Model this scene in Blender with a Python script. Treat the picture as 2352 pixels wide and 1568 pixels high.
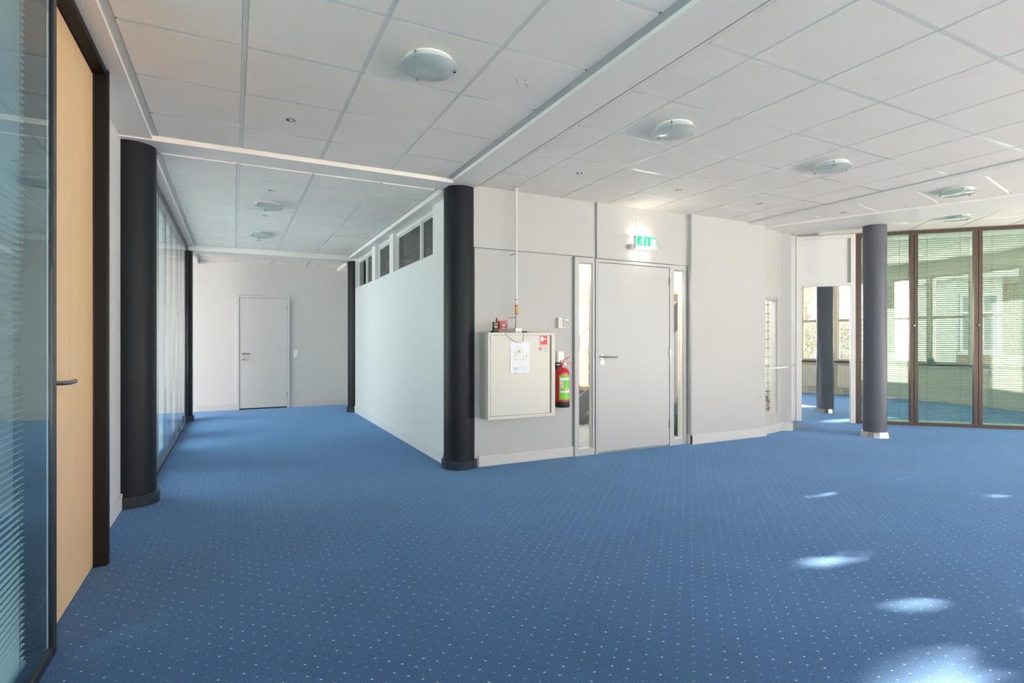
import bpy, math, random
from mathutils import Matrix, Vector
random.seed(7)
for o in list(bpy.data.objects): bpy.data.objects.remove(o)
scene = bpy.context.scene
COL = scene.collection
R = math.radians

# ------------------------------------------------------------------ camera
EYE = 1.24
cam = bpy.data.cameras.new('camera'); camo = bpy.data.objects.new('camera', cam); COL.objects.link(camo)
cam.sensor_width = 36.0; cam.lens = 1251.0 / 2352.0 * 36.0; cam.clip_start = 0.05; cam.clip_end = 300
camo.location = (0, 0, EYE); camo.rotation_euler = (R(90), 0, -R(27.02))
scene.camera = camo

# ------------------------------------------------------------------ world, sun, exposure
world = bpy.data.worlds.new('daylight'); scene.world = world; world.use_nodes = True
nt = world.node_tree; nt.nodes.clear()
tc = nt.nodes.new('ShaderNodeTexCoord'); sx = nt.nodes.new('ShaderNodeSeparateXYZ'); rp = nt.nodes.new('ShaderNodeValToRGB')
bg = nt.nodes.new('ShaderNodeBackground'); wo = nt.nodes.new('ShaderNodeOutputWorld')
rp.color_ramp.elements[0].position = 0.0; rp.color_ramp.elements[0].color = (1.0, 0.95, 0.88, 1)
rp.color_ramp.elements[1].position = 0.6; rp.color_ramp.elements[1].color = (0.95, 0.96, 0.98, 1)
nt.links.new(tc.outputs['Generated'], sx.inputs[0]); nt.links.new(sx.outputs['Z'], rp.inputs[0])
nt.links.new(rp.outputs[0], bg.inputs['Color']); nt.links.new(bg.outputs[0], wo.inputs[0])
bg.inputs['Strength'].default_value = 2.5
SUN_TO = Vector((math.cos(R(15.5)) * math.cos(R(-6)), math.cos(R(15.5)) * math.sin(R(-6)), math.sin(R(15.5))))
sl = bpy.data.lights.new('sun', 'SUN'); slo = bpy.data.objects.new('sun', sl); COL.objects.link(slo)
sl.energy = 32.0; sl.angle = R(0.53); sl.color = (1.0, 0.90, 0.77)
slo.rotation_euler = SUN_TO.to_track_quat('Z', 'Y').to_euler(); slo.location = (16, 0, 12)
vs = scene.view_settings
vs.view_transform = 'Standard'; vs.look = 'None'; vs.gamma = 1.0; vs.use_curve_mapping = False
vs.exposure = 1.9
scene.cycles.max_bounces = 12; scene.cycles.diffuse_bounces = 8; scene.cycles.transparent_max_bounces = 24
scene.cycles.glossy_bounces = 5; scene.cycles.sample_clamp_indirect = 8.0

def portal(c, w, h, direction):
    """sky-light portal sitting in a window opening (guides sampling of the sky, emits nothing)"""
    l = bpy.data.lights.new('window_portal', 'AREA'); l.shape = 'RECTANGLE'; l.size = w; l.size_y = h
    l.cycles.is_portal = True
    o = bpy.data.objects.new('window_portal', l); COL.objects.link(o); o.location = c
    o.rotation_euler = Vector(direction).to_track_quat('-Z', 'Z').to_euler()

# ------------------------------------------------------------------ materials
def lin(c):
    if isinstance(c, str):
        c = [int(c[i:i + 2], 16) / 255 for i in (0, 2, 4)]
        c = [v / 12.92 if v <= .04045 else ((v + .055) / 1.055) ** 2.4 for v in c]
    return (c[0], c[1], c[2], 1)
MATS = {}
def mat(name, col, rough=.5, metal=0., spec=.5, var=0., scale=6., bump=0., bscale=200., emit=None, estr=0., coat=0., sheen=0.):
    m = bpy.data.materials.new(name); m.use_nodes = True; n = m.node_tree; b = n.nodes['Principled BSDF']
    c = lin(col)
    b.inputs['Base Color'].default_value = c; b.inputs['Roughness'].default_value = rough
    b.inputs['Metallic'].default_value = metal; b.inputs['Specular IOR Level'].default_value = spec
    b.inputs['Coat Weight'].default_value = coat; b.inputs['Sheen Weight'].default_value = sheen
    if var > 0:
        t = n.nodes.new('ShaderNodeTexCoord'); z = n.nodes.new('ShaderNodeTexNoise'); z.inputs['Scale'].default_value = scale
        z.inputs['Detail'].default_value = 5; r = n.nodes.new('ShaderNodeValToRGB')
        r.color_ramp.elements[0].position = .3; r.color_ramp.elements[1].position = .7
        r.color_ramp.elements[0].color = tuple(v * (1 - var) for v in c[:3]) + (1,)
        r.color_ramp.elements[1].color = tuple(min(1, v * (1 + var)) for v in c[:3]) + (1,)
        n.links.new(t.outputs['Object'], z.inputs['Vector']); n.links.new(z.outputs['Fac'], r.inputs[0]); n.links.new(r.outputs[0], b.inputs['Base Color'])
    if bump > 0:
        t = n.nodes.new('ShaderNodeTexCoord'); z = n.nodes.new('ShaderNodeTexNoise'); z.inputs['Scale'].default_value = bscale
        z.inputs['Detail'].default_value = 3; k = n.nodes.new('ShaderNodeBump'); k.inputs['Strength'].default_value = bump; k.inputs['Distance'].default_value = .002
        n.links.new(t.outputs['Object'], z.inputs['Vector']); n.links.new(z.outputs['Fac'], k.inputs['Height']); n.links.new(k.outputs[0], b.inputs['Normal'])
    if emit is not None:
        b.inputs['Emission Color'].default_value = lin(emit); b.inputs['Emission Strength'].default_value = estr
    MATS[name] = m; return m
def glass(name, tint, ior=1.45, rough=0.0):
    m = bpy.data.materials.new(name); m.use_nodes = True; n = m.node_tree; n.nodes.clear()
    o = n.nodes.new('ShaderNodeOutputMaterial'); x = n.nodes.new('ShaderNodeMixShader'); t = n.nodes.new('ShaderNodeBsdfTransparent')
    g = n.nodes.new('ShaderNodeBsdfGlossy'); f = n.nodes.new('ShaderNodeFresnel')
    ge = n.nodes.new('ShaderNodeNewGeometry'); io = n.nodes.new('ShaderNodeMapRange'); io.inputs['To Min'].default_value = ior; io.inputs['To Max'].default_value = 1 / ior
    n.links.new(ge.outputs['Backfacing'], io.inputs['Value']); n.links.new(io.outputs[0], f.inputs['IOR']); g.inputs['Roughness'].default_value = rough
    t.inputs['Color'].default_value = lin(tint); g.inputs['Color'].default_value = (1, 1, 1, 1)
    n.links.new(f.outputs[0], x.inputs[0]); n.links.new(t.outputs[0], x.inputs[1]); n.links.new(g.outputs[0], x.inputs[2]); n.links.new(x.outputs[0], o.inputs[0])
    MATS[name] = m; return m

mat('wall_lightened', (.78, .775, .77), .55, var=.01, scale=1.5)  # the white wall paint, lightened so these walls look more strongly lit
mat('wall_darkened', (.50, .492, .484), .55, var=.015, scale=1.5, bump=.05, bscale=90)  # the same white paint, darkened to hold back the window light on it
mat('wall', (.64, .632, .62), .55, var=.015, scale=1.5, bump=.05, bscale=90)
mat('wall_satin', (.62, .61, .60), .3, var=.01, scale=2)
mat('baseboard', (.62, .60, .58), .35)
mat('tile', (.90, .845, .785), .85, var=.02, scale=3, bump=.2, bscale=350)
mat('runner', (.82, .81, .78), .25)
mat('beam', (.89, .845, .795), .5, var=.01)
mat('angle', (.58, .58, .56), .45)
mat('slab_dark', (.25, .25, .24), .9)
mat('slab', (.6, .6, .58), .9)
mat('column', (.012, .015, .020), .45, spec=.22, var=.05, scale=3)
mat('column_grey', (.095, .104, .13), .42, spec=.4, var=.05, scale=3)
mat('ring', (.030, .036, .044), .25)
mat('chrome', (.50, .50, .52), .09, 1.0)
mat('steel', (.32, .31, .30), .28, 1.0)
mat('brass', (.55, .33, .12), .22, 1.0)
mat('black_metal', (.012, .011, .012), .35, coat=.2)
mat('jamb', (.008, .006, .005), .5, spec=.25)
mat('bronze', (.085, .058, .046), .38, metal=.4)
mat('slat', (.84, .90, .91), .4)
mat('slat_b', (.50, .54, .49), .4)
mat('cord', (.15, .16, .16), .8)
mat('door_white', (.50, .50, .498), .42, var=.01, scale=2)
mat('door_end', (.64, .635, .62), .45)
mat('frame_white', (.76, .755, .74), .4)
mat('cabinet', (.66, .63, .57), .35)
mat('cabinet_dark', (.22, .17, .11), .5)
mat('paper', (.88, .88, .92), .7)
mat('ink', (.08, .08, .1), .8)
mat('ink_soft', (.42, .44, .5), .8)
mat('ink_yellow', (.72, .62, .25), .8)
mat('red', (.60, .012, .015), .25, coat=.5)
mat('sign_red', (.85, .01, .02), .4)
mat('label_green', (.19, .62, .02), .35)
mat('label_dark', (.05, .25, .01), .4)
mat('white_plastic', (.82, .82, .81), .3)
mat('black_plastic', (.015, .015, .017), .4)
mat('lcd', (.32, .38, .5), .1)
mat('key', (.22, .22, .23), .5)
mat('led', (1, .7, .1), .4, emit=(1, .65, .1), estr=1.5)
mat('frosted', (.78, .82, .81), .25, coat=.4)
mat('dark_hole', (.02, .018, .015), .6)
mat('exit_green', (0, .35, .12), .4, emit=(0.0, .42, .16), estr=.55)
mat('exit_white', (.9, .9, .9), .4, emit=(1, .97, .88), estr=1.4)
mat('exit_tube', (1, 1, 1), .4, emit=(1, .92, .76), estr=8.0)
mat('beige_frame', (.62, .53, .38), .45)
mat('beige_wall', (.72, .66, .52), .6)
mat('radiator', (.74, .68, .54), .4)
mat('sill_dark', (.03, .03, .035), .4)
mat('concrete', (.3, .3, .3), .9, var=.25, scale=20)
mat('timber', (.58, .36, .14), .5, var=.12, scale=9)
mat('rack', (.34, .30, .23), .6)
mat('sack', (.05, .075, .07), .7, var=.3, scale=12)
mat('ext_white_dimmed', (.15, .148, .143), .7, var=.05)  # house colours darkened below their real tone to offset the bright daylight
mat('ext_frame', (.20, .20, .197), .5)
mat('ext_glass', (.045, .052, .056), .1)
mat('brick', (.078, .055, .038), .9, var=.25, scale=30)  # brick and mortar darkened likewise against the outdoor light
mat('mortar', (.11, .10, .09), .9)
mat('ground', (.74, .71, .66), .95, var=.3, scale=3)
mat('leaf_a', (.13, .135, .10), .7, var=.3, scale=2)
mat('leaf_b', (.34, .30, .14), .7, var=.3, scale=2)
mat('bark', (.12, .1, .085), .9)
mat('roof_metal', (.10, .115, .13), .5)
mat('lantern', (.05, .16, .11), .5)
glass('glass_teal', (.84, .935, .95), 1.5)
glass('glass_green', (.88, .95, .90), 1.28)
glass('glass_deep', (.62, .77, .80), 1.5)
glass('glass_lamp', (.93, .97, .95), 1.45)
glass('glass_clear', (.96, .98, .97), 1.4)
glass('glass_dark', (.55, .56, .54), 1.5)

def frosted_disc():
    m = bpy.data.materials.new('glass_disc'); m.use_nodes = True; n = m.node_tree; b = n.nodes['Principled BSDF']; o = n.nodes['Material Output']
    b.inputs['Base Color'].default_value = (.66, .73, .72, 1); b.inputs['Roughness'].default_value = .12
    t = n.nodes.new('ShaderNodeBsdfTransparent'); t.inputs[0].default_value = (.93, .97, .96, 1); x = n.nodes.new('ShaderNodeMixShader'); x.inputs[0].default_value = .6
    n.links.new(t.outputs[0], x.inputs[1]); n.links.new(b.outputs[0], x.inputs[2]); n.links.new(x.outputs[0], o.inputs[0]); MATS['glass_disc'] = m
frosted_disc()

def wood(name, c1, c2):
    m = bpy.data.materials.new(name); m.use_nodes = True; n = m.node_tree; b = n.nodes['Principled BSDF']
    t = n.nodes.new('ShaderNodeTexCoord'); mp = n.nodes.new('ShaderNodeMapping'); mp.inputs['Scale'].default_value = (14, 14, .5)
    z = n.nodes.new('ShaderNodeTexNoise'); z.inputs['Scale'].default_value = 2.2; z.inputs['Detail'].default_value = 6
    r = n.nodes.new('ShaderNodeValToRGB'); r.color_ramp.elements[0].color = lin(c1); r.color_ramp.elements[1].color = lin(c2)
    r.color_ramp.elements[0].position = .3; r.color_ramp.elements[1].position = .7
    n.links.new(t.outputs['Object'], mp.inputs[0]); n.links.new(mp.outputs[0], z.inputs['Vector']); n.links.new(z.outputs['Fac'], r.inputs[0]); n.links.new(r.outputs[0], b.inputs['Base Color'])
    b.inputs['Roughness'].default_value = .38; MATS[name] = m
wood('maple', (.93, .60, .31), (.97, .67, .37))

def carpet():
    m = bpy.data.materials.new('carpet'); m.use_nodes = True; n = m.node_tree; L = n.links.new; b = n.nodes['Principled BSDF']
    def math_(op, a, c=None, d=None):
        k = n.nodes.new('ShaderNodeMath'); k.operation = op
        for i, v in enumerate((a, c, d)):
            if v is None: continue
            if isinstance(v, (int, float)): k.inputs[i].default_value = v
            else: L(v, k.inputs[i])
        return k.outputs[0]
    t = n.nodes.new('ShaderNodeTexCoord'); s = n.nodes.new('ShaderNodeSeparateXYZ'); L(t.outputs['Object'], s.inputs[0])
    p = .0592; q = 1 / (math.sqrt(2) * p)
    x = math_('SUBTRACT', s.outputs[0], .032); y = math_('SUBTRACT', s.outputs[1], 2.351)
    a = math_('ADD', math_('MULTIPLY', math_('ADD', x, y), q), .5); c = math_('ADD', math_('MULTIPLY', math_('SUBTRACT', x, y), q), .5)
    fa = math_('SUBTRACT', math_('FRACT', a), .5); fc = math_('SUBTRACT', math_('FRACT', c), .5)
    dx = math_('MULTIPLY', math_('ADD', fa, fc), p / math.sqrt(2)); dy = math_('MULTIPLY', math_('SUBTRACT', fa, fc), p / math.sqrt(2))
    cell = n.nodes.new('ShaderNodeCombineXYZ'); L(math_('FLOOR', a), cell.inputs[0]); L(math_('FLOOR', c), cell.inputs[1])
    wn = n.nodes.new('ShaderNodeTexWhiteNoise'); wn.noise_dimensions = '2D'; L(cell.outputs[0], wn.inputs['Vector'])
    ws = n.nodes.new('ShaderNodeSeparateColor'); L(wn.outputs['Color'], ws.inputs[0])
    # slightly ragged tufts: dash along one weave direction
    fn = n.nodes.new('ShaderNodeTexNoise'); fn.inputs['Scale'].default_value = 260; fn.inputs['Detail'].default_value = 2; L(t.outputs['Object'], fn.inputs['Vector'])
    j = math_('MULTIPLY', math_('SUBTRACT', fn.outputs['Fac'], .5), 1.6)
    u = math_('DIVIDE', math_('ADD', math_('MULTIPLY', dx, .89), math_('MULTIPLY', dy, -.45)), .0050)
    v = math_('DIVIDE', math_('ADD', math_('MULTIPLY', dx, .45), math_('MULTIPLY', dy, .89)), .0031)
    rr = math_('ADD', math_('ADD', math_('MULTIPLY', u, u), math_('MULTIPLY', v, v)), j)
    mask = math_('LESS_THAN', rr, 1.0)
    dot = n.nodes.new('ShaderNodeValToRGB'); dot.color_ramp.interpolation = 'CONSTANT'
    e = dot.color_ramp.elements; e[0].position = 0; e[0].color = (.62, .74, .76, 1); e[1].position = .38; e[1].color = (.44, .25, .17, 1)
    k = e.new(.66); k.color = (.16, .30, .45, 1); k = e.new(.86); k.color = (.45, .42, .34, 1)
    L(ws.outputs[0], dot.inputs[0])
    g = n.nodes.new('ShaderNodeTexNoise'); g.inputs['Scale'].default_value = 240; g.inputs['Detail'].default_value = 3; L(t.outputs['Object'], g.inputs['Vector'])
    gr = n.nodes.new('ShaderNodeValToRGB'); gr.color_ramp.elements[0].position = .36; gr.color_ramp.elements[1].position = .64
    gr.color_ramp.elements[0].color = (.012, .034, .098, 1); gr.color_ramp.elements[1].color = (.092, .193, .395, 1); L(g.outputs['Fac'], gr.inputs[0])
    w = n.nodes.new('ShaderNodeTexNoise'); w.inputs['Scale'].default_value = .9; w.inputs['Detail'].default_value = 4; L(t.outputs['Object'], w.inputs['Vector'])
    wr = n.nodes.new('ShaderNodeValToRGB'); wr.color_ramp.elements[0].position = .3; wr.color_ramp.elements[1].position = .7
    wr.color_ramp.elements[0].color = (.80, .79, .80, 1); wr.color_ramp.elements[1].color = (1.1, 1.12, 1.12, 1); L(w.outputs['Fac'], wr.inputs[0])
    mu = n.nodes.new('ShaderNodeMix'); mu.data_type = 'RGBA'; mu.blend_type = 'MULTIPLY'; mu.inputs[0].default_value = 1
    L(gr.outputs[0], mu.inputs[6]); L(wr.outputs[0], mu.inputs[7])
    mx = n.nodes.new('ShaderNodeMix'); mx.data_type = 'RGBA'; L(mask, mx.inputs[0]); L(mu.outputs[2], mx.inputs[6]); L(dot.outputs[0], mx.inputs[7])
    L(mx.outputs[2], b.inputs['Base Color']); b.inputs['Roughness'].default_value = .95; b.inputs['Specular IOR Level'].default_value = .15
    b.inputs['Sheen Weight'].default_value = .6; b.inputs['Sheen Roughness'].default_value = .45; b.inputs['Sheen Tint'].default_value = (.32, .59, 1, 1)
    bp = n.nodes.new('ShaderNodeBump'); bp.inputs['Strength'].default_value = .5; bp.inputs['Distance'].default_value = .003
    L(g.outputs['Fac'], bp.inputs['Height']); L(bp.outputs[0], b.inputs['Normal'])
    MATS['carpet'] = m
carpet()

# ------------------------------------------------------------------ mesh helpers
MW = {}
class MB:
    def __init__(s): s.v = []; s.f = []
    def add(s, vs, fs):
        k = len(s.v); s.v += [Vector(p) for p in vs]; s.f += [tuple(i + k for i in f) for f in fs]; return s
    def box(s, x0, x1, y0, y1, z0, z1):
        return s.add([(x0, y0, z0), (x1, y0, z0), (x1, y1, z0), (x0, y1, z0), (x0, y0, z1), (x1, y0, z1), (x1, y1, z1), (x0, y1, z1)],
                     [(0, 3, 2, 1), (4, 5, 6, 7), (0, 1, 5, 4), (1, 2, 6, 5), (2, 3, 7, 6), (3, 0, 4, 7)])
    def obox(s, c, size, rot):
        a, b, d = size[0] / 2, size[1] / 2, size[2] / 2; m = Matrix.Translation(c) @ rot.to_4x4()
        t = MB().box(-a, a, -b, b, -d, d); return s.add([m @ p for p in t.v], t.f)
    def prism(s, poly, z0, z1):
        n = len(poly); ar = sum(poly[i][0] * poly[(i + 1) % n][1] - poly[(i + 1) % n][0] * poly[i][1] for i in range(n))
        if ar < 0: poly = poly[::-1]
        return s.add([(p[0], p[1], z0) for p in poly] + [(p[0], p[1], z1) for p in poly],
                     [tuple(range(n))[::-1], tuple(range(n, 2 * n))] + [(i, (i + 1) % n, n + (i + 1) % n, n + i) for i in range(n)])
    def lathe(s, prof, c=(0, 0, 0), n=24, a0=0., a1=2 * math.pi, axis='Z'):
        full = abs(a1 - a0 - 2 * math.pi) < 1e-6; m = n if full else n + 1; vs = []; fs = []
        for i in range(m):
            a = a0 + (a1 - a0) * i / n
            for (r, z) in prof:
                p = (r * math.cos(a), r * math.sin(a), z)
                if axis == 'Y': p = (p[0], p[2], p[1])
                if axis == 'X': p = (p[2], p[0], p[1])
                vs.append((p[0] + c[0], p[1] + c[1], p[2] + c[2]))
        k = len(prof)
        for i in range(n):
            j = (i + 1) % m
            for q in range(k - 1): fs.append((i * k + q, j * k + q, j * k + q + 1, i * k + q + 1))
        if axis == 'Y': fs = [f[::-1] for f in fs]
        return s.add(vs, fs)
    def cyl(s, c, r, z0, z1, n=20, axis='Z'):
        return s.lathe([(0, z0), (r, z0), (r, z1), (0, z1)], c, n, axis=axis)
    def tube(s, pts, r, n=8):
        pts = [Vector(p) for p in pts]; vs = []; fs = []
        for i, p in enumerate(pts):
            d = (pts[min(i + 1, len(pts) - 1)] - pts[max(i - 1, 0)]).normalized()
            u = d.cross(Vector((0, 0, 1)) if abs(d.z) < .9 else Vector((1, 0, 0))).normalized(); w = d.cross(u)
            for k in range(n): vs.append(p + r * (u * math.cos(2 * math.pi * k / n) + w * math.sin(2 * math.pi * k / n)))
        for i in range(len(pts) - 1):
            for k in range(n): fs.append((i * n + k, i * n + (k + 1) % n, (i + 1) * n + (k + 1) % n, (i + 1) * n + k))
        fs.append(tuple(range(n))); fs.append(tuple((len(pts) - 1) * n + k for k in range(n))[::-1])
        return s.add(vs, fs)
    def disc(s, c, r, n=20, sx=1., sy=1.):      # flat print facing -y, in the xz plane
        return s.add([(c[0] + r * sx * math.cos(2 * math.pi * k / n), c[1], c[2] + r * sy * math.sin(2 * math.pi * k / n)) for k in range(n)], [tuple(range(n))])
    def flat(s, poly, y):                        # flat print polygon facing -y
        return s.add([(p[0], y, p[1]) for p in poly], [tuple(range(len(poly)))])
    def frect(s, x0, x1, z0, z1, y): return s.flat([(x0, z0), (x1, z0), (x1, z1), (x0, z1)], y)
    def mesh(s, name, m, smooth=False):
        me = bpy.data.meshes.new(name); me.from_pydata([tuple(p) for p in s.v], [], s.f); me.update()
        me.materials.append(MATS[m])
        if smooth:
            me.polygons.foreach_set('use_smooth', [True] * len(me.polygons)); 
            if hasattr(me, 'set_sharp_from_angle'): me.set_sharp_from_angle(angle=R(40))
        return me
    def build(s, name, m, parent=None, world=False, smooth=False, bevel=0., label=None, kind=None):
        if parent is not None and world:
            inv = MW[parent.name].inverted(); s.v = [inv @ p for p in s.v]
        o = bpy.data.objects.new(name, s.mesh(name, m, smooth)); COL.objects.link(o)
        if parent is not None: o.parent = parent; MW[o.name] = MW[parent.name]
        else: MW[o.name] = Matrix.Identity(4)
        if bevel > 0:
            b = o.modifiers.new('bevel', 'BEVEL'); b.width = bevel; b.segments = 2; b.limit_method = 'ANGLE'
        if label: o['label'] = label
        if kind: o['kind'] = kind
        return o
def share(name, me, parent, loc=(0, 0, 0), rot=None):
    o = bpy.data.objects.new(name, me); COL.objects.link(o); o.parent = parent; o.location = loc
    if rot: o.rotation_euler = rot
    MW[o.name] = MW[parent.name] @ Matrix.Translation(loc)
    return o
def tag(o, label, cat, group=None, kind=None):
    o['label'] = label; o['category'] = cat
    if group: o['group'] = group
    if kind: o['kind'] = kind
    return o
def thing(name, label, cat, loc=(0, 0, 0), rz=0., group=None, kind=None):
    o = bpy.data.objects.new(name, None); COL.objects.link(o); o.location = loc; o.rotation_euler = (0, 0, rz); o.empty_display_size = .1
    MW[o.name] = Matrix.Translation(loc) @ Matrix.Rotation(rz, 4, 'Z')
    return tag(o, label, cat, group, kind)
def struct(name, mb, m, label, cat, **k):
    return tag(mb.build(name, m, **k), label, cat, kind='structure')
def wall_seg(mb, p0, p1, off0, off1, z0, z1, holes=()):
    """boxes for a wall along p0->p1 between lateral offsets off0..off1 (left of travel = +), with holes (s0,s1,za,zb)"""
    p0 = Vector((p0[0], p0[1])); p1 = Vector((p1[0], p1[1])); d = p1 - p0; L = d.length; d /= L; nrm = Vector((-d.y, d.x))
    ss = sorted({0., L} | {h[0] for h in holes} | {h[1] for h in holes})
    def put(a, b, za, zb):
        q = [p0 + d * a + nrm * off0, p0 + d * b + nrm * off0, p0 + d * b + nrm * off1, p0 + d * a + nrm * off1]
        mb.prism([(v.x, v.y) for v in q], za, zb)
    for a, b in zip(ss[:-1], ss[1:]):
        if b - a < 1e-6: continue
        hs = sorted([(h[2], h[3]) for h in holes if h[0] <= a + 1e-6 and h[1] >= b - 1e-6]); z = z0
        for za, zb in hs:
            if za > z: put(a, b, z, za)
            z = zb
        if z < z1: put(a, b, z, z1)
    return mb

ZC, ZCOR, ZEND, ZR3 = 2.778, 2.735, 2.685, 2.885

# ================================================================== STRUCTURE
CX, CY, RR = 8.0, 6.4, 4.87
arc = lambda a, r=RR: (CX + r * math.cos(R(a)), CY + r * math.sin(R(a)))
PA, PB, PC, PD, PE = (10.93, 2.51), (10.38, .88), (9.0, -1.4), (6.5, -3.5), (-3.2, -3.5)
outer = [arc(a) for a in range(-53, 76, 8)]
floor_poly = [PE, PD, PC, PB, PA] + outer + [(9.2, 11.2), (-3.2, 11.2)]
f = MB(); f.add([(p[0], p[1], 0) for p in floor_poly] , [tuple(range(len(floor_poly)))])
f.add([(p[0], p[1], -.12) for p in floor_poly], [tuple(range(len(floor_poly)))[::-1]])
struct('floor', f, 'carpet', 'blue carpet strewn with small pale and orange woven flecks', 'carpet')

# ---- ceiling slabs + tiles + runners + beams
cs = MB()
cs.box(-.80, 6.40, -3.6, 4.84, ZC + .012, 3.0); cs.box(2.14, 6.40, 4.84, 5.0, ZC + .012, 3.0)
cs.box(-.80, 2.2, 5.12, 9.74, ZCOR + .012, 3.0)
cs.box(-.80, 2.2, 10.10, 11.25, ZEND + .012, 3.0)
cs.box(-3.3, -.80, -3.6, 11.3, 2.80, 3.0)
cs.prism([(6.40, -3.6), (6.9, -3.6), (8.6, -.5), (7.6, 2.2), (7.0, 3.6), (6.45, 4.95), (6.40, 4.95)], ZC + .012, 3.0)
cs.prism([(6.9, -3.6), (6.9, -3.2), (9.25, -1.35), (10.62, .8), (11.15, 2.5)] + [arc(a, 5.0) for a in range(-50, 76, 10)] + [(7.3, 11.3), (7.3, 5.6), (6.9, 5.3), (6.9, 5.0), (7.0, 3.6), (7.6, 2.2), (8.6, -.5)], ZR3 + .012, 3.0)
cs.box(2.2, 3.15, 4.95, 10.1, 2.9, 3.0)
ceiling = struct('ceiling', cs, 'slab', 'suspended ceiling of square pale grey tiles in white runners', 'ceiling')
TM = {}
def tile(x0, x1, y0, y1, z, par=None, rz=0., org=(0, 0)):
    w, d = round(x1 - x0, 3), round(y1 - y0, 3)
    if w < .04 or d < .04: return
    if (w, d) not in TM: TM[(w, d)] = MB().box(-w / 2, w / 2, -d / 2, d / 2, -.005, .0115).mesh('ceiling_tile', 'tile')
    c = Matrix.Rotation(rz, 2) @ Vector(((x0 + x1) / 2, (y0 + y1) / 2))
    share('ceiling_tile', TM[(w, d)], ceiling, (c.x + org[0], c.y + org[1], z), (0, 0, rz) if rz else None)
def zone(xs, ys, z, rz=0., org=(0, 0), keep=None, bars=True):
    g = .0135
    for i in range(len(xs) - 1):
        for j in range(len(ys) - 1):
            if keep:
                c = Matrix.Rotation(rz, 2) @ Vector(((xs[i] + xs[i + 1]) / 2, (ys[j] + ys[j + 1]) / 2))
                if not keep(c.x + org[0], c.y + org[1]): continue
            tile(xs[i] + (g if i else .002), xs[i + 1] - (g if i < len(xs) - 2 else .002), ys[j] + (g if j else .002), ys[j + 1] - (g if j < len(ys) - 2 else .002), z, rz=rz, org=org)
    if not bars: return
    m = Matrix.Translation((org[0], org[1], 0)) @ Matrix.Rotation(rz, 4, 'Z')
    for x in xs[1:-1]:
        b = MB().box(x - .012, x + .012, ys[0], ys[-1], z - .001, z + .011); b.v = [m @ p for p in b.v]; b.build('runner', 'runner', ceiling)
    for y in ys[1:-1]:
        for a, c in zip(xs[:-1], xs[1:]):
            b = MB().box(a + .0125, c - .0125, y - .0128, y + .0128, z - .0046, z + .011); b.v = [m @ p for p in b.v]; b.build('cross_runner', 'runner', ceiling)
y1 = [3.155 + .6 * j for j in range(-7, 3)]
zone([-.505, .048, .648, 1.248, 1.778], y1 + [4.825], ZC)
yr = [2.036 + .6 * j for j in range(-6, 5)]
zone([2.172] + [2.494 + .6 * i for i in range(6)] + [5.885], yr + [4.925], ZC)
zone([-.52, .03, .63, 1.23, 1.76], [5.12] + [5.56 + .6 * j for j in range(7)] + [9.70], ZCOR)
zone([-.52, .02, .62, 1.22, 1.78], [10.15, 10.6, 11.08], ZEND)
# wall angles (thin white perimeter trims)
ang = MB()
for (x0, x1, ya, yb, z) in ((-.545, -.505, -1.1, 4.86, ZC), (1.778, 1.838, -1.1, 4.86, ZC), (5.885, 5.925, -1.5, 4.93, ZC), (2.15, 5.9, 4.925, 4.96, ZC),
                          (-.56, -.52, 5.2, 9.72, ZCOR), (1.755, 1.79, 5.2, 9.72, ZCOR), (-.56, 1.8, 9.69, 9.73, ZCOR), (-.56, 1.8, 11.06, 11.09, ZEND), (-.56, -.52, 10.1, 11.1, ZEND), (1.77, 1.80, 10.1, 11.1, ZEND)):
    ang.box(x0, x1, ya, yb, z - .003, z + .011)
ang.build('perimeter_angle', 'angle', ceiling)
MB().box(2.148, 2.170, -1.5, 4.93, ZC - .006, ZC + .011).build('perimeter_strip', 'beam', ceiling); MB().box(2.10, 2.148, -1.5, 4.93, ZC - .001, ZC + .011).build('shadow_gap', 'slab_dark', ceiling)
BZ = 2.748
def beam(label, mb): mb.build('beam', 'beam', ceiling, label=label)
beam('white boxed beam across the corridor mouth', MB().box(-.80, 1.84, 4.835, 5.12, 2.738, 2.99))
beam('white boxed beam running from the middle column', MB().box(1.836, 2.104, -3.5, 5.24, BZ, 2.99))
beam('white soffit above the wooden door', MB().box(-.80, -.545, -3.5, 4.86, BZ, 2.99))
beam('white soffit above the corridor glazing', MB().box(-.80, -.56, 5.12, 9.73, 2.70, 2.99))
beam('white boxed beam at the corridor end', MB().box(-.80, 2.2, 9.73, 10.12, 2.65, 2.99))
beam('white cornice above the clerestory windows', MB().box(1.79, 2.0, 5.12, 9.73, 2.685, 2.99))
beam('white soffit at the corridor end', MB().box(-.80, -.56, 10.12, 11.1, 2.61, 2.99))
beam('white soffit at the corridor end', MB().box(1.80, 2.2, 10.12, 11.1, 2.61, 2.99))
beam('white boxed beam ending at the plain white wall', MB().box(5.925, 6.13, -3.5, 4.95, BZ, 2.99))
L1 = [(8.9, -1.6), (7.9, 1.05), (7.255, 2.605), (6.396, 4.677), (6.33, 4.98)]
L2 = [(6.90, 5.2), (6.986, 5.067), (7.225, 4.789), (7.416, 4.54), (7.50, 4.1), (7.665, 3.428), (7.889, 2.833), (8.55, 1.3), (9.4, -1.2)]
beam('wide white curved soffit over the dark round column', MB().prism(L1 + L2, BZ, 2.99))
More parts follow.
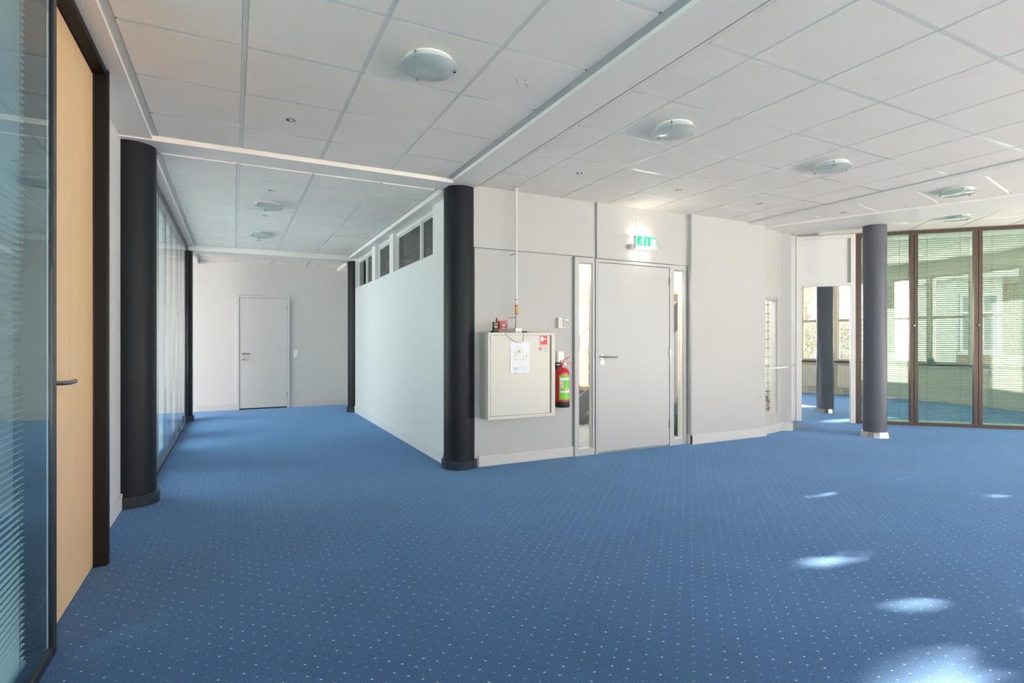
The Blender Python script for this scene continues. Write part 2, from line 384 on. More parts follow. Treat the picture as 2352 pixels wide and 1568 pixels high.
# zone between the last beam and the curved soffit: skewed tiles
def l1x(y):
    for (a, b), (c, d) in zip(L1[1:], L1[2:]):
        if min(b, d) <= y <= max(b, d): return a + (c - a) * (y - b) / (d - b)
    return 7.9
def skew(y0, x): return y0 + .19 * (x - 6.25)
ys2 = [1.36 + .575 * i for i in range(6)]
for a, b in zip(ys2[:-1], ys2[1:]):
    def edge(y, e):
        x = 6.9
        for _ in range(8): x = l1x(skew(y, x)) - e
        return x
    pa, pb = edge(a, .01), edge(b, .01)
    MB().prism([(6.135, skew(a, 6.135) + .0105), (pa, skew(a, pa) + .0105), (pb, skew(b, pb) - .0105), (6.135, skew(b, 6.135) - .0105)], ZC - .005, ZC + .0115).build('ceiling_tile', 'tile', ceiling)
    MB().prism([(6.13, skew(b, 6.13) - .012), (pb, skew(b, pb) - .012), (pb, skew(b, pb) + .012), (6.13, skew(b, 6.13) + .012)], ZC - .001, ZC + .011).build('cross_runner', 'runner', ceiling)
MB().prism([(6.135, skew(ys2[-1], 6.2) + .0105), (edge(ys2[-1], .01), skew(ys2[-1], 6.5) + .0105), (6.34, 4.95), (6.135, 4.95)], ZC - .005, ZC + .0115).build('ceiling_tile', 'tile', ceiling)
# diagonal ceiling by the glazed partition (local x runs along the partition)
PO = (6.72, 6.72); PRZ = -R(45)
def l2side(x, y):
    for (a, b), (c, d) in zip(L2, L2[1:]):
        if min(b, d) <= y <= max(b, d): return x > a + (c - a) * (y - b) / (d - b) - .45
    return False
zone([1.29 + .6 * i for i in range(9)], [-1.85, -1.25, -.65, -.05], ZR3, PRZ, PO, keep=l2side)
inside = lambda x, y: (x - CX) ** 2 + (y - CY) ** 2 < 4.75 ** 2 and x > 7.3
zone([.69 + .6 * i for i in range(9)], [.05 + .6 * j for j in range(7)], ZR3, PRZ, PO, keep=inside)

# ---- walls
WX = 1.89
w = MB()
wall_seg(w, (WX, 5.1), (WX, 10.0), -.055, 0, 0, 2.70, [(.47, 2.103, 2.165, 2.70), (2.297, 3.145, 2.165, 2.70), (3.359, 4.645, 2.165, 2.70)])
wall_seg(w, (WX, 5.1), (WX, 10.0), -.12, -.055, 0, 2.70, [(.47, 2.103, 2.165, 2.70), (2.297, 3.145, 2.165, 2.70), (3.359, 4.645, 2.165, 2.70)])
struct('wall_corridor', w, 'wall_lightened', 'plain white corridor wall below the row of small high windows', 'wall')
struct('wall_end', MB().box(-.80, 2.3, 11.08, 11.24, 0, 2.9), 'wall', 'white wall closing the far end of the corridor', 'wall')
struct('wall_stub', MB().box(-.95, -.75, 3.745, 5.22, 0, 2.80), 'wall_lightened', 'narrow white wall between wooden door and dark round column', 'wall')
w = MB(); wall_seg(w, (2.08, 4.955), (3.262, 4.955), 0, .12, 0, 2.165)
w.box(3.262, 3.268, 4.985, 5.075, 0, 2.165)
w.box(4.89, 4.90, 4.985, 5.075, 0, 2.17)
struct('wall_cabinet', w, 'wall_darkened', 'white wall that carries the hose cabinet and fire extinguisher', 'wall')
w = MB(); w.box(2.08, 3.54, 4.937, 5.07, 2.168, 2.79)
struct('wall_upper', w, 'wall_darkened', 'white upper wall panel above the hose cabinet', 'wall')
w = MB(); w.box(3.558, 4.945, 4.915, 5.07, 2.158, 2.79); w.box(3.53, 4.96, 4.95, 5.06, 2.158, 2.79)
struct('wall_door_panel', w, 'wall_darkened', 'white wall panel above the white flush door', 'wall')
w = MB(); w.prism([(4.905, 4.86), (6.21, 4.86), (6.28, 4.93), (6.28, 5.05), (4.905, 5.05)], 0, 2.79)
struct('wall_plain', w, 'wall_darkened', 'plain white wall between door and narrow window', 'wall')
# curved piece with the narrow window
crv = [(6.28, 4.945), (6.46, 4.975), (6.64, 5.015), (6.80, 5.065)]
w = MB()
for a, b in zip(crv, crv[1:]):
    wall_seg(w, a, b, 0, .10, 0, .24); wall_seg(w, a, b, 0, .10, 1.84, 2.79)
wall_seg(w, (6.66, 5.02), (6.80, 5.065), 0, .10, 0, 2.79)
struct('wall_curved', w, 'wall_darkened', 'curved white wall around the narrow tall window', 'wall')
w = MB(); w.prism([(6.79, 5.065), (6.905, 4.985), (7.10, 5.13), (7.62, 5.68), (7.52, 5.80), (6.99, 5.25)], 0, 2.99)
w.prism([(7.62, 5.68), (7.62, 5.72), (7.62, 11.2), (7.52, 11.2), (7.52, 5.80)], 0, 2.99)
struct('wall_pillar', w, 'wall_darkened', 'white square pillar at the end of the curved wall', 'wall')
# far wall of stair core and little dark room behind the clerestory
w = MB(); w.box(2.0, 3.15, 10.0, 10.1, 0, 2.95); w.box(3.05, 3.15, 5.07, 10.0, 0, 5.0); w.box(3.05, 7.6, 10.0, 10.1, 0, 5.0); w.box(2.05, 2.2, 10.0, 11.2, 0, 2.95)
w.prism([(7.5, 5.9), (7.6, 5.9), (7.6, 10.1), (7.5, 10.1)], 2.9, 5.0); w.box(3.05, 7.6, 5.0, 5.07, 3.0, 5.0)
w.box(3.05, 4.0, 5.0, 10.1, 5.0, 5.1); w.box(6.4, 7.6, 5.0, 10.1, 5.0, 5.1); w.box(4.0, 6.4, 5.0, 6.2, 5.0, 5.1); w.box(4.0, 6.4, 9.2, 10.1, 5.0, 5.1)
struct('wall_stairwell', w, 'wall', 'bright white wall of the stairwell behind the door', 'wall')
# outer wall with windows of the round room
SILL, HEAD, TRANS = .78, 2.60, 1.73
wins = [(18.6, 27.4), (9.4, 18.6), (-2.9, 5.6), (-22.6, -2.9)]
w = MB()
cuts = [75, 60, 45, 36, 27.4, 18.6, 9.4, 5.6, -2.9, -12, -22.6, -30, -40, -53]
for a, b in zip(cuts, cuts[1:]):
    p, q = arc(a), arc(b); L = math.dist(p, q); isw = any(lo - .01 <= b and a <= hi + .01 for lo, hi in wins) or (a, b) in ((60, 45), (45, 36), (-30, -40))
    wall_seg(w, p, q, 0, .18, 0, 2.99, [(0.03, L - .03, SILL, HEAD)] if isw else [])
w.box(7.3, 9.3, 11.1, 11.3, 0, 2.99)
struct('wall_round', w, 'beige_wall', 'cream curved outer wall below and between the beige windows', 'wall')
# outer walls behind and right of the camera, with window openings
w = MB(); vec = []
for p, q in ((arc(-53), PB), (PB, PC), (PC, PD), (PD, PE)):
    L = math.dist(p, q); k = max(1, round(L / 1.7)); hs = []
    hd_ = 2.62 if q in (PB, PC) else 2.2
    for i in range(k):
        if q == PE and i % 2 == 0: continue
        hs.append((i * L / k + .07, (i + 1) * L / k - .07, .06, hd_))
    wall_seg(w, p, q, 0, .2, 0, 2.99, hs)
    d = (Vector(q) - Vector(p)).normalized(); nrm = Vector((-d.y, d.x)); vec.append((p, q, nrm))
struct('wall_outer', w, 'wall', 'white outer wall with a band of windows behind the viewer', 'wall')
for p, q, nrm in vec:
    L = math.dist(p, q); c = ((p[0] + q[0]) / 2 + nrm.x * .1, (p[1] + q[1]) / 2 + nrm.y * .1, (.06 + 2.2) / 2)
    portal(c, L, 2.14, (-nrm.x, -nrm.y, 0))
w = MB(); wall_seg(w, (-3.2, 11.2), (-3.2, -3.5), -.2, 0, 0, 2.99, [(.3 + 2.4 * i, 2.62 + 2.4 * i, .1, 2.45) for i in (0, 1, 5)] + [(9.3, 11.0, .1, 2.7)])
w.box(-3.4, -.75, 11.1, 11.3, 0, 2.99); w.box(-3.3, -.9, 5.08, 5.18, 0, 2.9)
struct('wall_left_rooms', w, 'wall', 'white outer wall of the rooms behind the left glazing', 'wall')
portal((-3.3, 8.2, 1.4), 5.6, 2.6, (1, 0, 0)); portal((-3.3, -.6, 1.4), 5.4, 2.6, (1, 0, 0))
for a, b in ((27.4, 9.4), (5.6, -22.6), (60, 36)):
    m = arc((a + b) / 2, RR + .1); portal((m[0], m[1], 1.69), math.dist(arc(a), arc(b)), 1.82, (CX - m[0], CY - m[1], 0))
portal((5.2, 7.7, 5.05), 2.4, 3.0, (0, 0, -1))

# ---- baseboards
def bb(name, segs, label, h=.11, mm='baseboard'):
    m = MB()
    for (p, q, o0, o1) in segs: wall_seg(m, p, q, o0, o1, 0, h)
    struct(name, m, mm, label, 'baseboard', bevel=.002)
bb('baseboard_corridor', [((1.876, 5.22), (1.876, 9.98), -.014, 0)], 'white baseboard under the plain corridor wall', .11, 'wall_lightened')
bb('baseboard_end', [((-.6, 11.066), (.03, 11.066), 0, .014), ((.93, 11.066), (2.0, 11.066), 0, .014)], 'white baseboard along the corridor end wall')
bb('baseboard_cabinet', [((2.15, 4.939), (3.268, 4.939), 0, .016)], 'white baseboard under the hose cabinet')
bb('baseboard_plain', [((4.885, 4.845), (6.225, 4.845), 0, .015), ((4.885, 4.845), (4.885, 4.99), -.02, 0)], 'white baseboard under the plain white wall', .115)
bb('baseboard_curved', [(tuple(a), tuple(b), -.014, 0) for a, b in zip(crv, crv[1:])], 'white baseboard under the narrow tall window', .115)
bb('baseboard_pillar', [((6.79, 5.055), (6.905, 4.975), -.014, .01), ((6.905, 4.975), (7.11, 5.125), -.014, .01), ((7.55, 5.60), (7.63, 5.69), -.014, .01)], 'white baseboard wrapped around the white pillar', .115)
bb('baseboard_stub', [((-.738, 5.0), (-.738, 3.75), -.014, .002)], 'white baseboard beside the dark round column', .115, 'wall_lightened')

# ================================================================== COLUMNS
def column(x, y, r, top, label, ring='ring', rr=.023, rh=.088, skirt=None):
    t = thing('round_column', label, 'column', (x, y, 0))
    MB().cyl((0, 0, 0), r, .005, top, 48).build('shaft', 'column' if ring == 'ring' else 'column_grey', t, smooth=True)
    if ring == 'ring':
        MB().lathe([(r, rh), (r + rr - .004, rh), (r + rr, rh - .004), (r + rr, 0.0), (r, 0.0)], n=48).build('base_ring', ring, t, smooth=True, label='grey plastic skirting ring')
    else:
        q = MB()
        for k in range(48):                                             # slightly faceted bright metal collar, wider at the foot
            pass
        prof = [(r + .002, rh), (r + .012, rh), (r + rr, .0), (r, .0)]
        MB().lathe(prof, n=14).build('base_ring', ring, t, label='bright chrome collar')
    return t
column(-.695, 5.05, .155, BZ, 'dark slate round column between the wooden door and the corridor glazing')
column(1.99, 5.05, .155, BZ, 'dark slate round column beside the hose cabinet wall')
column(-.735, 9.9, .155, 2.65, 'dark slate round column at the far end of the corridor glazing')
column(1.94, 9.9, .15, 2.65, 'dark slate round column at the far end of the white corridor wall')
column(7.458, 4.189, .135, BZ, 'grey round column with chrome collar before the bronze glazed partition', 'chrome', .026, .07)
column(9.24, 6.02, .135, ZR3, 'grey round column with chrome collar inside the room with beige windows', 'chrome', .026, .07)

# ================================================================== BLINDS
def blind(par_loc, rz, width, z0, z1, label, group, m='slat', pitch=.0205, sw=.024, tilt=R(55), y=0., cords=(.12, .88), parts=True):
    t = thing('venetian_blind', label, 'blind', (par_loc[0], par_loc[1], z0), rz, group)
    h = z1 - z0; n = int((h - .06) / pitch)
    MB().box(0, width, -.014 + y, .014 + y, h - .03, h).build('head_rail', m, t)
    MB().box(0, width, -.012 + y, .012 + y, .004, .018).build('bottom_rail', m, t)
    c, s = math.cos(tilt) * sw / 2, math.sin(tilt) * sw / 2
    one = MB().add([(0, -c, -s), (width, -c, -s), (width, .001, .0018), (0, .001, .0018), (0, c, s), (width, c, s)], [(0, 1, 2, 3), (3, 2, 5, 4)])
    if parts:
        me = one.mesh('slat', m, True)
        for i in range(n): share('slat', me, t, (0, y, .03 + i * pitch))
    else:
        q = MB()
        for i in range(n): q.add([p + Vector((0, y, .03 + i * pitch)) for p in one.v], one.f)
        q.build('slat_stack', m, t, kind='stuff')
    for k in cords:
        MB().box(width * k - .0012, width * k + .0012, y - .0165, y - .015, .01, h - .02).build('ladder_cord', 'cord', t)
    return t

# ================================================================== LEFT GLAZING + WOODEN DOOR
XG = -.64
t = thing('glazed_partition', 'black framed glass partition with blinds beside the wooden door', 'partition', (XG, 2.72, 0))
def wb(x0, x1, y0, y1, z0, z1): return MB().box(x0, x1, y0, y1, z0, z1)
wb(-.755, -.632, 2.722, 2.768, 0, BZ).build('post', 'black_metal', t, world=True, bevel=.003)
wb(-.69, -.632, -3.4, 2.722, 0, .042).build('bottom_rail', 'black_metal', t, world=True, bevel=.004)
wb(-.69, -.632, -3.4, 2.722, BZ - .045, BZ).build('top_rail', 'black_metal', t, world=True)
for yy in (.82, -1.1): wb(-.69, -.632, yy - .02, yy + .02, .042, BZ - .045).build('post', 'black_metal', t, world=True)
for (a, b) in ((.84, 2.722), (-1.08, .80), (-3.3, -1.12)):
    wb(-.645, -.639, a, b, .04, BZ - .04).build('pane', 'glass_deep', t, world=True)
    wb(-.742, -.736, a, b, .04, BZ - .04).build('rear_pane', 'glass_clear', t, world=True)
wb(-.652, -.648, 2.716, 2.722, .04, BZ - .04).build('edge_strip', 'slat', t, world=True)
for (a, b, lab) in ((.86, 2.60, 'pale venetian blind between the panes next to the wooden door'), (-1.06, .78, 'pale venetian blind between the panes behind the viewer')):
    blind((-.695, a, 0), R(90), b - a, .05, BZ - .05, lab, 'blinds in the left glazing', tilt=-R(20), pitch=.0245, sw=.0205, cords=(.06, .52, .955), parts=a > 0)
d = thing('door_1', 'tall pale maple door in a black frame with a steel lever', 'door', (-.69, 3.235, 0), kind='structure')
wb(-.735, -.69, 2.77, 3.697, .008, 2.705).build('door_leaf', 'maple', d, world=True, bevel=.002)
wb(-.75, -.63, 3.70, 3.745, 0, BZ).build('door_jamb', 'jamb', d, world=True, bevel=.003)
wb(-.63, -.622, 3.722, 3.748, 0, BZ).build('jamb_lip', 'black_metal', d, world=True)
wb(-.75, -.63, 2.768, 3.70, 2.71, BZ).build('door_header', 'jamb', d, world=True, bevel=.002)
wb(-.69, -.684, 3.697, 3.7, 0, 2.71).build('door_seal', 'black_metal', d, world=True)
hd = MB().tube([(-.69, 2.93, 1.063), (-.645, 2.93, 1.063), (-.638, 2.945, 1.063), (-.637, 3.00, 1.062), (-.639, 3.085, 1.062)], .0095, 10).build('lever_handle', 'steel', d, world=True, smooth=True)
MB().lathe([(0, 0), (.026, 0), (.026, .008), (0, .008)], (-.69, 2.93, 1.063), 20, axis='X').build('rosette', 'steel', hd, world=True)

# corridor glazing
t = thing('glazed_partition', 'black framed corridor glazing of narrow glass panes behind the dark column', 'partition', (XG, 7.5, 0))
MY = [5.46, 6.10, 6.735, 7.35, 7.985, 8.58, 9.175, 9.74]
wb(-.69, -.632, 5.21, 9.745, 0, .045).build('bottom_rail', 'black_metal', t, world=True)
wb(-.69, -.632, 5.21, 9.745, 2.635, 2.70).build('top_rail', 'black_metal', t, world=True)
for i, yy in enumerate(MY):
    wb(-.66, -.636, yy - .004, yy + .004, .045, 2.64).build('glazing_bar', 'steel' if i < 7 else 'black_metal', t, world=True)
for a, b in zip([5.21] + MY[:-1], MY):
    wb(-.645, -.639, a + .006, b - .006, .045, 2.64).build('pane', 'glass_teal', t, world=True)
for i, (a, b) in enumerate(zip(MY[:-1], MY[1:])):
    if i in (1, 2, 4): blind((-.71, a + .02, 0), R(90), b - a - .04, .05, 2.64, 'venetian blind behind corridor glazing, pane number %s from the nearer dark column' % ('three', 'four', '', 'six')[i - 1], 'blinds in the corridor glazing', tilt=-R(25), parts=False)

# ================================================================== CORRIDOR END DOOR
d = thing('door_2', 'plain white door in the wall at the corridor end', 'door', (.485, 11.08, 0), kind='structure')
wb(.084, .885, 11.055, 11.08, .022, 2.035).build('door_leaf', 'door_end', d, world=True, bevel=.002)
wb(.084, .885, 11.05, 11.08, 0, .018).build('threshold_gap', 'dark_hole', d, world=True)
for x0, x1, z0, z1 in ((.035, .08, 0, 2.078), (.889, .928, 0, 2.078), (.08, .889, 2.04, 2.078)):
    wb(x0, x1, 11.045, 11.08, z0, z1).build('door_frame', 'door_end', d, world=True, bevel=.002)
for z in (.24, 1.05, 1.88): wb(.88, .893, 11.043, 11.056, z - .045, z + .045).build('hinge', 'steel', d, world=True)
h = MB().tube([(.125, 11.055, 1.018), (.125, 11.005, 1.018), (.14, 11.0, 1.018), (.25, 11.0, 1.018)], .009, 8).build('lever_handle', 'steel', d, world=True, smooth=True)
MB().lathe([(0, 0), (.026, 0), (.026, .008), (0, .008)], (.125, 11.047, 1.018), 16, axis='Y').build('rosette', 'steel', h, world=True)
MB().lathe([(0, 0), (.024, 0), (.024, .008), (0, .008)], (.128, 11.047, .945), 16, axis='Y').build('lock_rosette', 'steel', d, world=True)
MB().box(.124, .132, 11.01, 11.048, .90, .95).build('key', 'steel', d, world=True)
sw = thing('light_switch', 'white double switch plate beside the corridor end door', 'switch', (1.042, 11.08, 1.01))
MB().box(-.042, .042, -.012, 0, -.07, .07).build('plate', 'white_plastic', sw, bevel=.003)
MB().box(-.03, .03, -.018, -.012, .006, .062).build('rocker', 'white_plastic', sw, bevel=.002); MB().box(-.03, .03, -.018, -.012, -.062, -.006).build('rocker', 'white_plastic', sw, bevel=.002)

# ================================================================== CLERESTORY WINDOWS
def clere(n, ya, yb, muls, label):
    t = thing('window_%d' % n, label, 'window', (1.95, (ya + yb) / 2, 2.165), kind='structure')
    x0, x1 = 1.942, 1.985; z0, z1 = 2.165, 2.684
    edges = [ya] + muls + [yb]
    wb(x0, x1, ya, yb, z1 - .045, z1).build('frame_head', 'frame_white', t, world=True); wb(x0, x1, ya, yb, z0, z0 + .022).build('frame_sill', 'frame_white', t, world=True)
    for i, e in enumerate(edges):
        hw = .022; wb(x0 - (.006 if 0 < i < len(edges) - 1 else 0), x1, max(ya, e - hw), min(yb, e + hw), z0 + .022, z1 - .045).build('frame_post', 'frame_white', t, world=True)
    for a, b in zip(edges, edges[1:]):
        s = MB(); s.box(x0 + .012, x0 + .03, a + .022, a + .045, z0 + .022, z1 - .045); s.box(x0 + .012, x0 + .03, b - .045, b - .022, z0 + .022, z1 - .045)
        s.box(x0 + .012, x0 + .03, a + .045, b - .045, z1 - .068, z1 - .045); s.box(x0 + .012, x0 + .03, a + .045, b - .045, z0 + .022, z0 + .04)
        s.build('sash', 'cabinet', t, world=True)
        wb(x0 + .02, x0 + .024, a + .045, b - .045, z0 + .04, z1 - .068).build('pane', 'glass_dark', t, world=True)
clere(1, 5.57, 7.203, [6.14], 'high two-pane window in the corridor wall next to the dark column')
clere(2, 7.397, 8.245, [], 'high single-pane window between two white posts in the corridor wall')
clere(3, 8.459, 9.745, [9.08], 'high two-pane window at the far end of the corridor wall')

# ================================================================== WHITE DOOR WITH SIDELIGHTS
d = thing('door_3', 'white flush door with steel lever below the lit exit sign', 'door', (4.09, 4.92, 0), kind='structure')
YF = 4.918
wb(3.578, 4.612, YF + .006, YF + .046, .022, 2.112).build('door_leaf', 'door_white', d, world=True, bevel=.002)
wb(3.578, 4.612, YF + .01, YF + .04, .0, .022).build('threshold', 'concrete', d, world=True)
for x0, x1, z0, z1 in ((3.545, 3.573, 0, 2.152), (4.617, 4.655, 0, 2.152), (3.573, 4.617, 2.117, 2.152)):
    wb(x0, x1, YF, YF + .09, z0, z1).build('door_frame', 'door_white', d, world=True, bevel=.002)
for z in (.26, 1.11, 1.955): wb(4.605, 4.622, YF - .008, YF + .006, z - .045, z + .045).build('hinge', 'steel', d, world=True, bevel=.003)
h = MB().tube([(3.625, YF + .006, 1.07), (3.625, YF - .045, 1.07), (3.64, YF - .052, 1.07), (3.80, YF - .052, 1.066)], .0095, 10).build('lever_handle', 'steel', d, world=True, smooth=True)
MB().lathe([(0, 0), (.026, 0), (.026, .009), (0, .009)], (3.625, YF - .002, 1.07), 20, axis='Y').build('rosette', 'steel', h, world=True)
k = MB().lathe([(0, 0), (.026, 0), (.026, .009), (0, .009)], (3.632, YF - .002, 1.008), 20, axis='Y').build('lock_rosette', 'chrome', d, world=True)
MB().box(3.628, 3.636, YF - .004, YF - .002, .99, 1.02).build('keyhole', 'dark_hole', k, world=True)
def sidelight(n, x0, x1, g0, g1, label):
    t = thing('window_%d' % n, label, 'window', ((x0 + x1) / 2, YF, 0), kind='structure')
    zt = 2.155
    wb(x0, g0, YF + .004, YF + .07, 0, zt).build('frame_post', 'door_white', t, world=True, bevel=.002); wb(g1, x1, YF + .004, YF + .07, 0, zt).build('frame_post', 'door_white', t, world=True, bevel=.002)
    wb(g0, g1, YF + .004, YF + .07, 0, .075).build('frame_sill', 'door_white', t, world=True); wb(g0, g1, YF + .004, YF + .07, 2.095, zt).build('frame_head', 'door_white', t, world=True)
    for a, b in ((g0, g0 + .006), (g1 - .006, g1)): wb(a, b, YF + .03, YF + .07, .075, 2.095).build('glazing_bead', 'cabinet', t, world=True)
    wb(g0 + .006, g1 - .006, YF + .045, YF + .05, .075, 2.095).build('pane', 'glass_clear', t, world=True)
sidelight(4, 3.272, 3.532, 3.325, 3.508, 'narrow sidelight beside the lever side of the white door')
sidelight(5, 4.658, 4.885, 4.685, 4.85, 'narrow sidelight beside the hinge side of the white door')
# narrow tall window in the curved wall
t = thing('window_6', 'narrow tall window behind the white handrail', 'window', (6.47, 4.98, .24), kind='structure')
def cseg(a, b, o0, o1, z0, z1): m = MB(); wall_seg(m, a, b, o0, o1, z0, z1); return m
A_, B_ = (6.28, 4.945), (6.67, 5.022)
cseg(A_, (6.30, 4.949), .02, .08, .24, 1.84).build('frame_post', 'door_white', t, world=True); cseg((6.628, 5.014), B_, .015, .08, .24, 1.84).build('frame_post', 'door_white', t, world=True)
cseg(A_, B_, .012, .08, .24, .275).build('frame_sill', 'door_white', t, world=True); cseg(A_, B_, .012, .08, 1.81, 1.84).build('frame_head', 'door_white', t, world=True)
cseg((6.30, 4.949), (6.628, 5.014), .045, .05, .275, 1.81).build('pane', 'glass_clear', t, world=True)
t = thing('handrail', 'short white tubular handrail across the narrow tall window', 'handrail', (6.5, 4.93, .88))
MB().tube([(6.24, 4.86, .885), (6.24, 4.84, .885), (6.50, 4.87, .888), (6.78, 4.95, .892)], .013, 10).build('rail', 'white_plastic', t, world=True, smooth=True)
MB().tube([(6.66, 4.915, .889), (6.66, 5.02, .889)], .008, 8).build('bracket', 'white_plastic', t, world=True); MB().tube([(6.66, 4.96, .889), (6.66, 4.96, .93)], .004, 6).build('screw', 'steel', t, world=True)
t = thing('handrail', 'stub of white handrail beyond the white pillar', 'handrail', (7.2, 5.2, .88))
MB().tube([(7.10, 5.05, .895), (7.30, 5.22, .895)], .013, 10).build('rail', 'white_plastic', t, world=True, smooth=True); MB().tube([(7.19, 5.13, .895), (7.16, 5.18, .895)], .007, 8).build('bracket', 'white_plastic', t, world=True)

# ================================================================== HOSE CABINET
c = thing('hose_cabinet', 'beige metal fire hose cabinet hung on the white wall', 'cabinet', (2.54, 4.955, .486))
x0, x1, yb_, yf_, z0, z1 = 2.166, 2.915, 4.955, 4.75, .486, 1.326
m = MB(); m.box(x0, x1, yf_ + .02, yb_, z0, z1)
m.build('body', 'cabinet', c, world=True, bevel=.002)
m = MB(); m.box(x0, x0 + .022, yf_, yf_ + .02, z0, z1); m.box(x1 - .028, x1, yf_, yf_ + .02, z0, z1); m.box(x0 + .022, x1 - .028, yf_, yf_ + .02, z1 - .022, z1); m.box(x0 + .022, x1 - .028, yf_, yf_ + .02, z0, z0 + .03)
m.build('face_frame', 'cabinet', c, world=True)
dr = wb(x0 + .026, 2.852, yf_ + .002, yf_ + .018, z0 + .034, z1 - .026).build('cabinet_door', 'cabinet', c, world=True, bevel=.001)
wb(2.852, 2.872, yf_ + .006, yf_ + .0195, z0 + .032, z1 - .024).build('grip_channel', 'cabinet_dark', c, world=True, label='dark recessed grip strip')
wb(2.874, 2.887, yf_ + .001, yf_ + .02, z0 + .03, z1 - .022).build('edge_strip', 'cabinet', c, world=True)
for z in (z0 + .04, z1 - .03): MB().lathe([(0, 0), (.007, 0), (.007, .004), (0, .004)], (x0 + .02, yf_ - .002, z), 12, axis='Y').build('pivot_pin', 'steel', c, world=True)
# fire-hose sticker and small notice printed on it
YD = yf_ + .0015
s = thing('safety_sticker', 'red and white fire hose sticker on the cabinet door', 'sticker', (2.78, YD, 1.25))
wb(2.737, 2.823, YD - .001, YD + .001, 1.209, 1.297).build('sticker_sheet', 'sign_red', s, world=True)
m = MB(); m.frect(2.744, 2.78, 1.243, 1.288, YD - .0015); m.disc((2.803, YD - .0015, 1.266), .0095, 16); m.frect(2.78, 2.795, 1.262, 1.27, YD - .0015)
for i in range(3): m.frect(2.744, 2.752, 1.216 + i * .008, 1.221 + i * .008, YD - .0015)
m.build('hose_pictogram', 'paper', s, world=True)
s = thing('notice_sticker', 'small no smoking notice below the red sticker', 'sticker', (2.78, YD, 1.16))
m = MB()
for (a, b) in ((2.722, 2.772), (2.782, 2.832)):
    for k in range(9): m.frect(a + (b - a) * k / 9, a + (b - a) * (k + .72) / 9, 1.190, 1.195, YD - .0006)
for k in range(7): m.frect(2.778, 2.828 - (k % 3) * .006, 1.178 - k * .006, 1.180 - k * .006, YD - .0006)
m.build('small_print', 'ink_soft', s, world=True)
m = MB(); n = 24
m.add([(2.741 + r_ * math.cos(2 * math.pi * k / n), YD - .0006, 1.166 + r_ * math.sin(2 * math.pi * k / n)) for r_ in (.0185, .0155) for k in range(n)], [(k, (k + 1) % n, n + (k + 1) % n, n + k) for k in range(n)])
m.flat([(2.729, 1.176), (2.751, 1.153), (2.753, 1.156), (2.731, 1.179)], YD - .0007); m.build('ban_ring', 'sign_red', s, world=True)
m = MB(); m.flat([(2.735, 1.158), (2.744, 1.157), (2.748, 1.172), (2.742, 1.176), (2.737, 1.168)], YD - .0005); m.build('ban_pictogram', 'ink', s, world=True)
# floor plan sheet
p = thing('floor_plan_sheet', 'white sheet with an arched floor plan taped to the cabinet door', 'paper', (2.51, YD, 1.08))
PX0, PX1, PZ0, PZ1 = 2.403, 2.617, .932, 1.232
m = MB(); m.add([(PX0 - .002, YD - .006, PZ0 - .004), (PX1, YD - .0015, PZ0), (PX1 + .001, YD - .0012, PZ1), (PX0 + .002, YD - .0012, PZ1 + .002), (PX0, YD - .0045, 1.08)], [(0, 1, 2, 3, 4)]); m.add([(PX0 - .002, YD - .0055, PZ0 - .004), (PX1, YD - .0008, PZ0), (PX1 + .001, YD - .0006, PZ1), (PX0 + .002, YD - .0006, PZ1 + .002), (PX0, YD - .004, 1.08)], [(4, 3, 2, 1, 0)])
m.build('sheet', 'paper', p, world=True)
def ln(m, a, b, wd=.0012):
    a = Vector(a); b = Vector(b); d_ = (b - a).normalized(); q = Vector((-d_.y, d_.x)) * wd / 2
    m.flat([tuple(a + q), tuple(a - q), tuple(b - q), tuple(b + q)], YD - .0068)
m = MB(); ax, az = 2.496, 1.140; ar = .048
pts = [(ax - ar, az - .075)] + [(ax + ar * math.cos(R(t_)), az + ar * math.sin(R(t_))) for t_ in range(180, -1, -12)] + [(ax + ar, az - .075)]
for a, b in zip(pts, pts[1:]): ln(m, a, b)
for a, b in (((ax - ar, az - .075), (2.587, az - .075)), ((2.587, az - .075), (2.587, az - .01)), ((2.587, az - .01), (ax + ar, az - .008)), ((ax + ar, az - .04), (2.587, az - .04)), ((ax - ar, az - .01), (ax + .02, az - .01)), ((ax + .02, az - .01), (ax + .02, az - .04)), ((ax - ar, az - .04), (ax + .02, az - .04)), ((ax - ar, az - .025), (ax - .02, az - .025)), ((ax - .02, az - .01), (ax - .02, az - .04)), ((ax - ar, az + .012), (ax - .02, az - .002)), ((ax + .01, az + .045), (ax + .004, az + .02))): ln(m, a, b, .0009)
m.build('plan_lines', 'ink', p, world=True)
m = MB(); m.add([(q_[0], YD - .0067, q_[1]) for q_ in [(ax + .004 + .019 * math.cos(R(t_)), az + .003 + .019 * math.sin(R(t_))) for t_ in range(0, 360, 30)]], [tuple(range(12))]); m.build('plan_highlight', 'ink_yellow', p, world=True); m = MB(); m.frect(2.577, 2.586, az - .06, az - .03, YD - .0067); m.build('plan_highlight', 'ink_yellow', p, world=True)
m = MB()
for k in range(5): m.frect(2.44, 2.50 - (k % 2) * .02, .985 - k * .006, .987 - k * .006, YD - .0068)
for a in range(3):
    for b in range(3): m.frect(2.525 + a * .024, 2.545 + a * .024, .990 - b * .014, .9915 - b * .014, YD - .0068); m.frect(2.525 + a * .024, 2.526 + a * .024, .978 - b * .014, .990 - b * .014, YD - .0068)
m.build('title_block', 'ink_soft', p, world=True)
m = MB(); m.frect(2.452, 2.466, .918, .936, YD - .0072); m.build('tape', 'ink_soft', p, world=True); m = MB(); m.frect(2.612, 2.622, 1.195, 1.215, YD - .0022); m.build('tape', 'white_plastic', p, world=True)
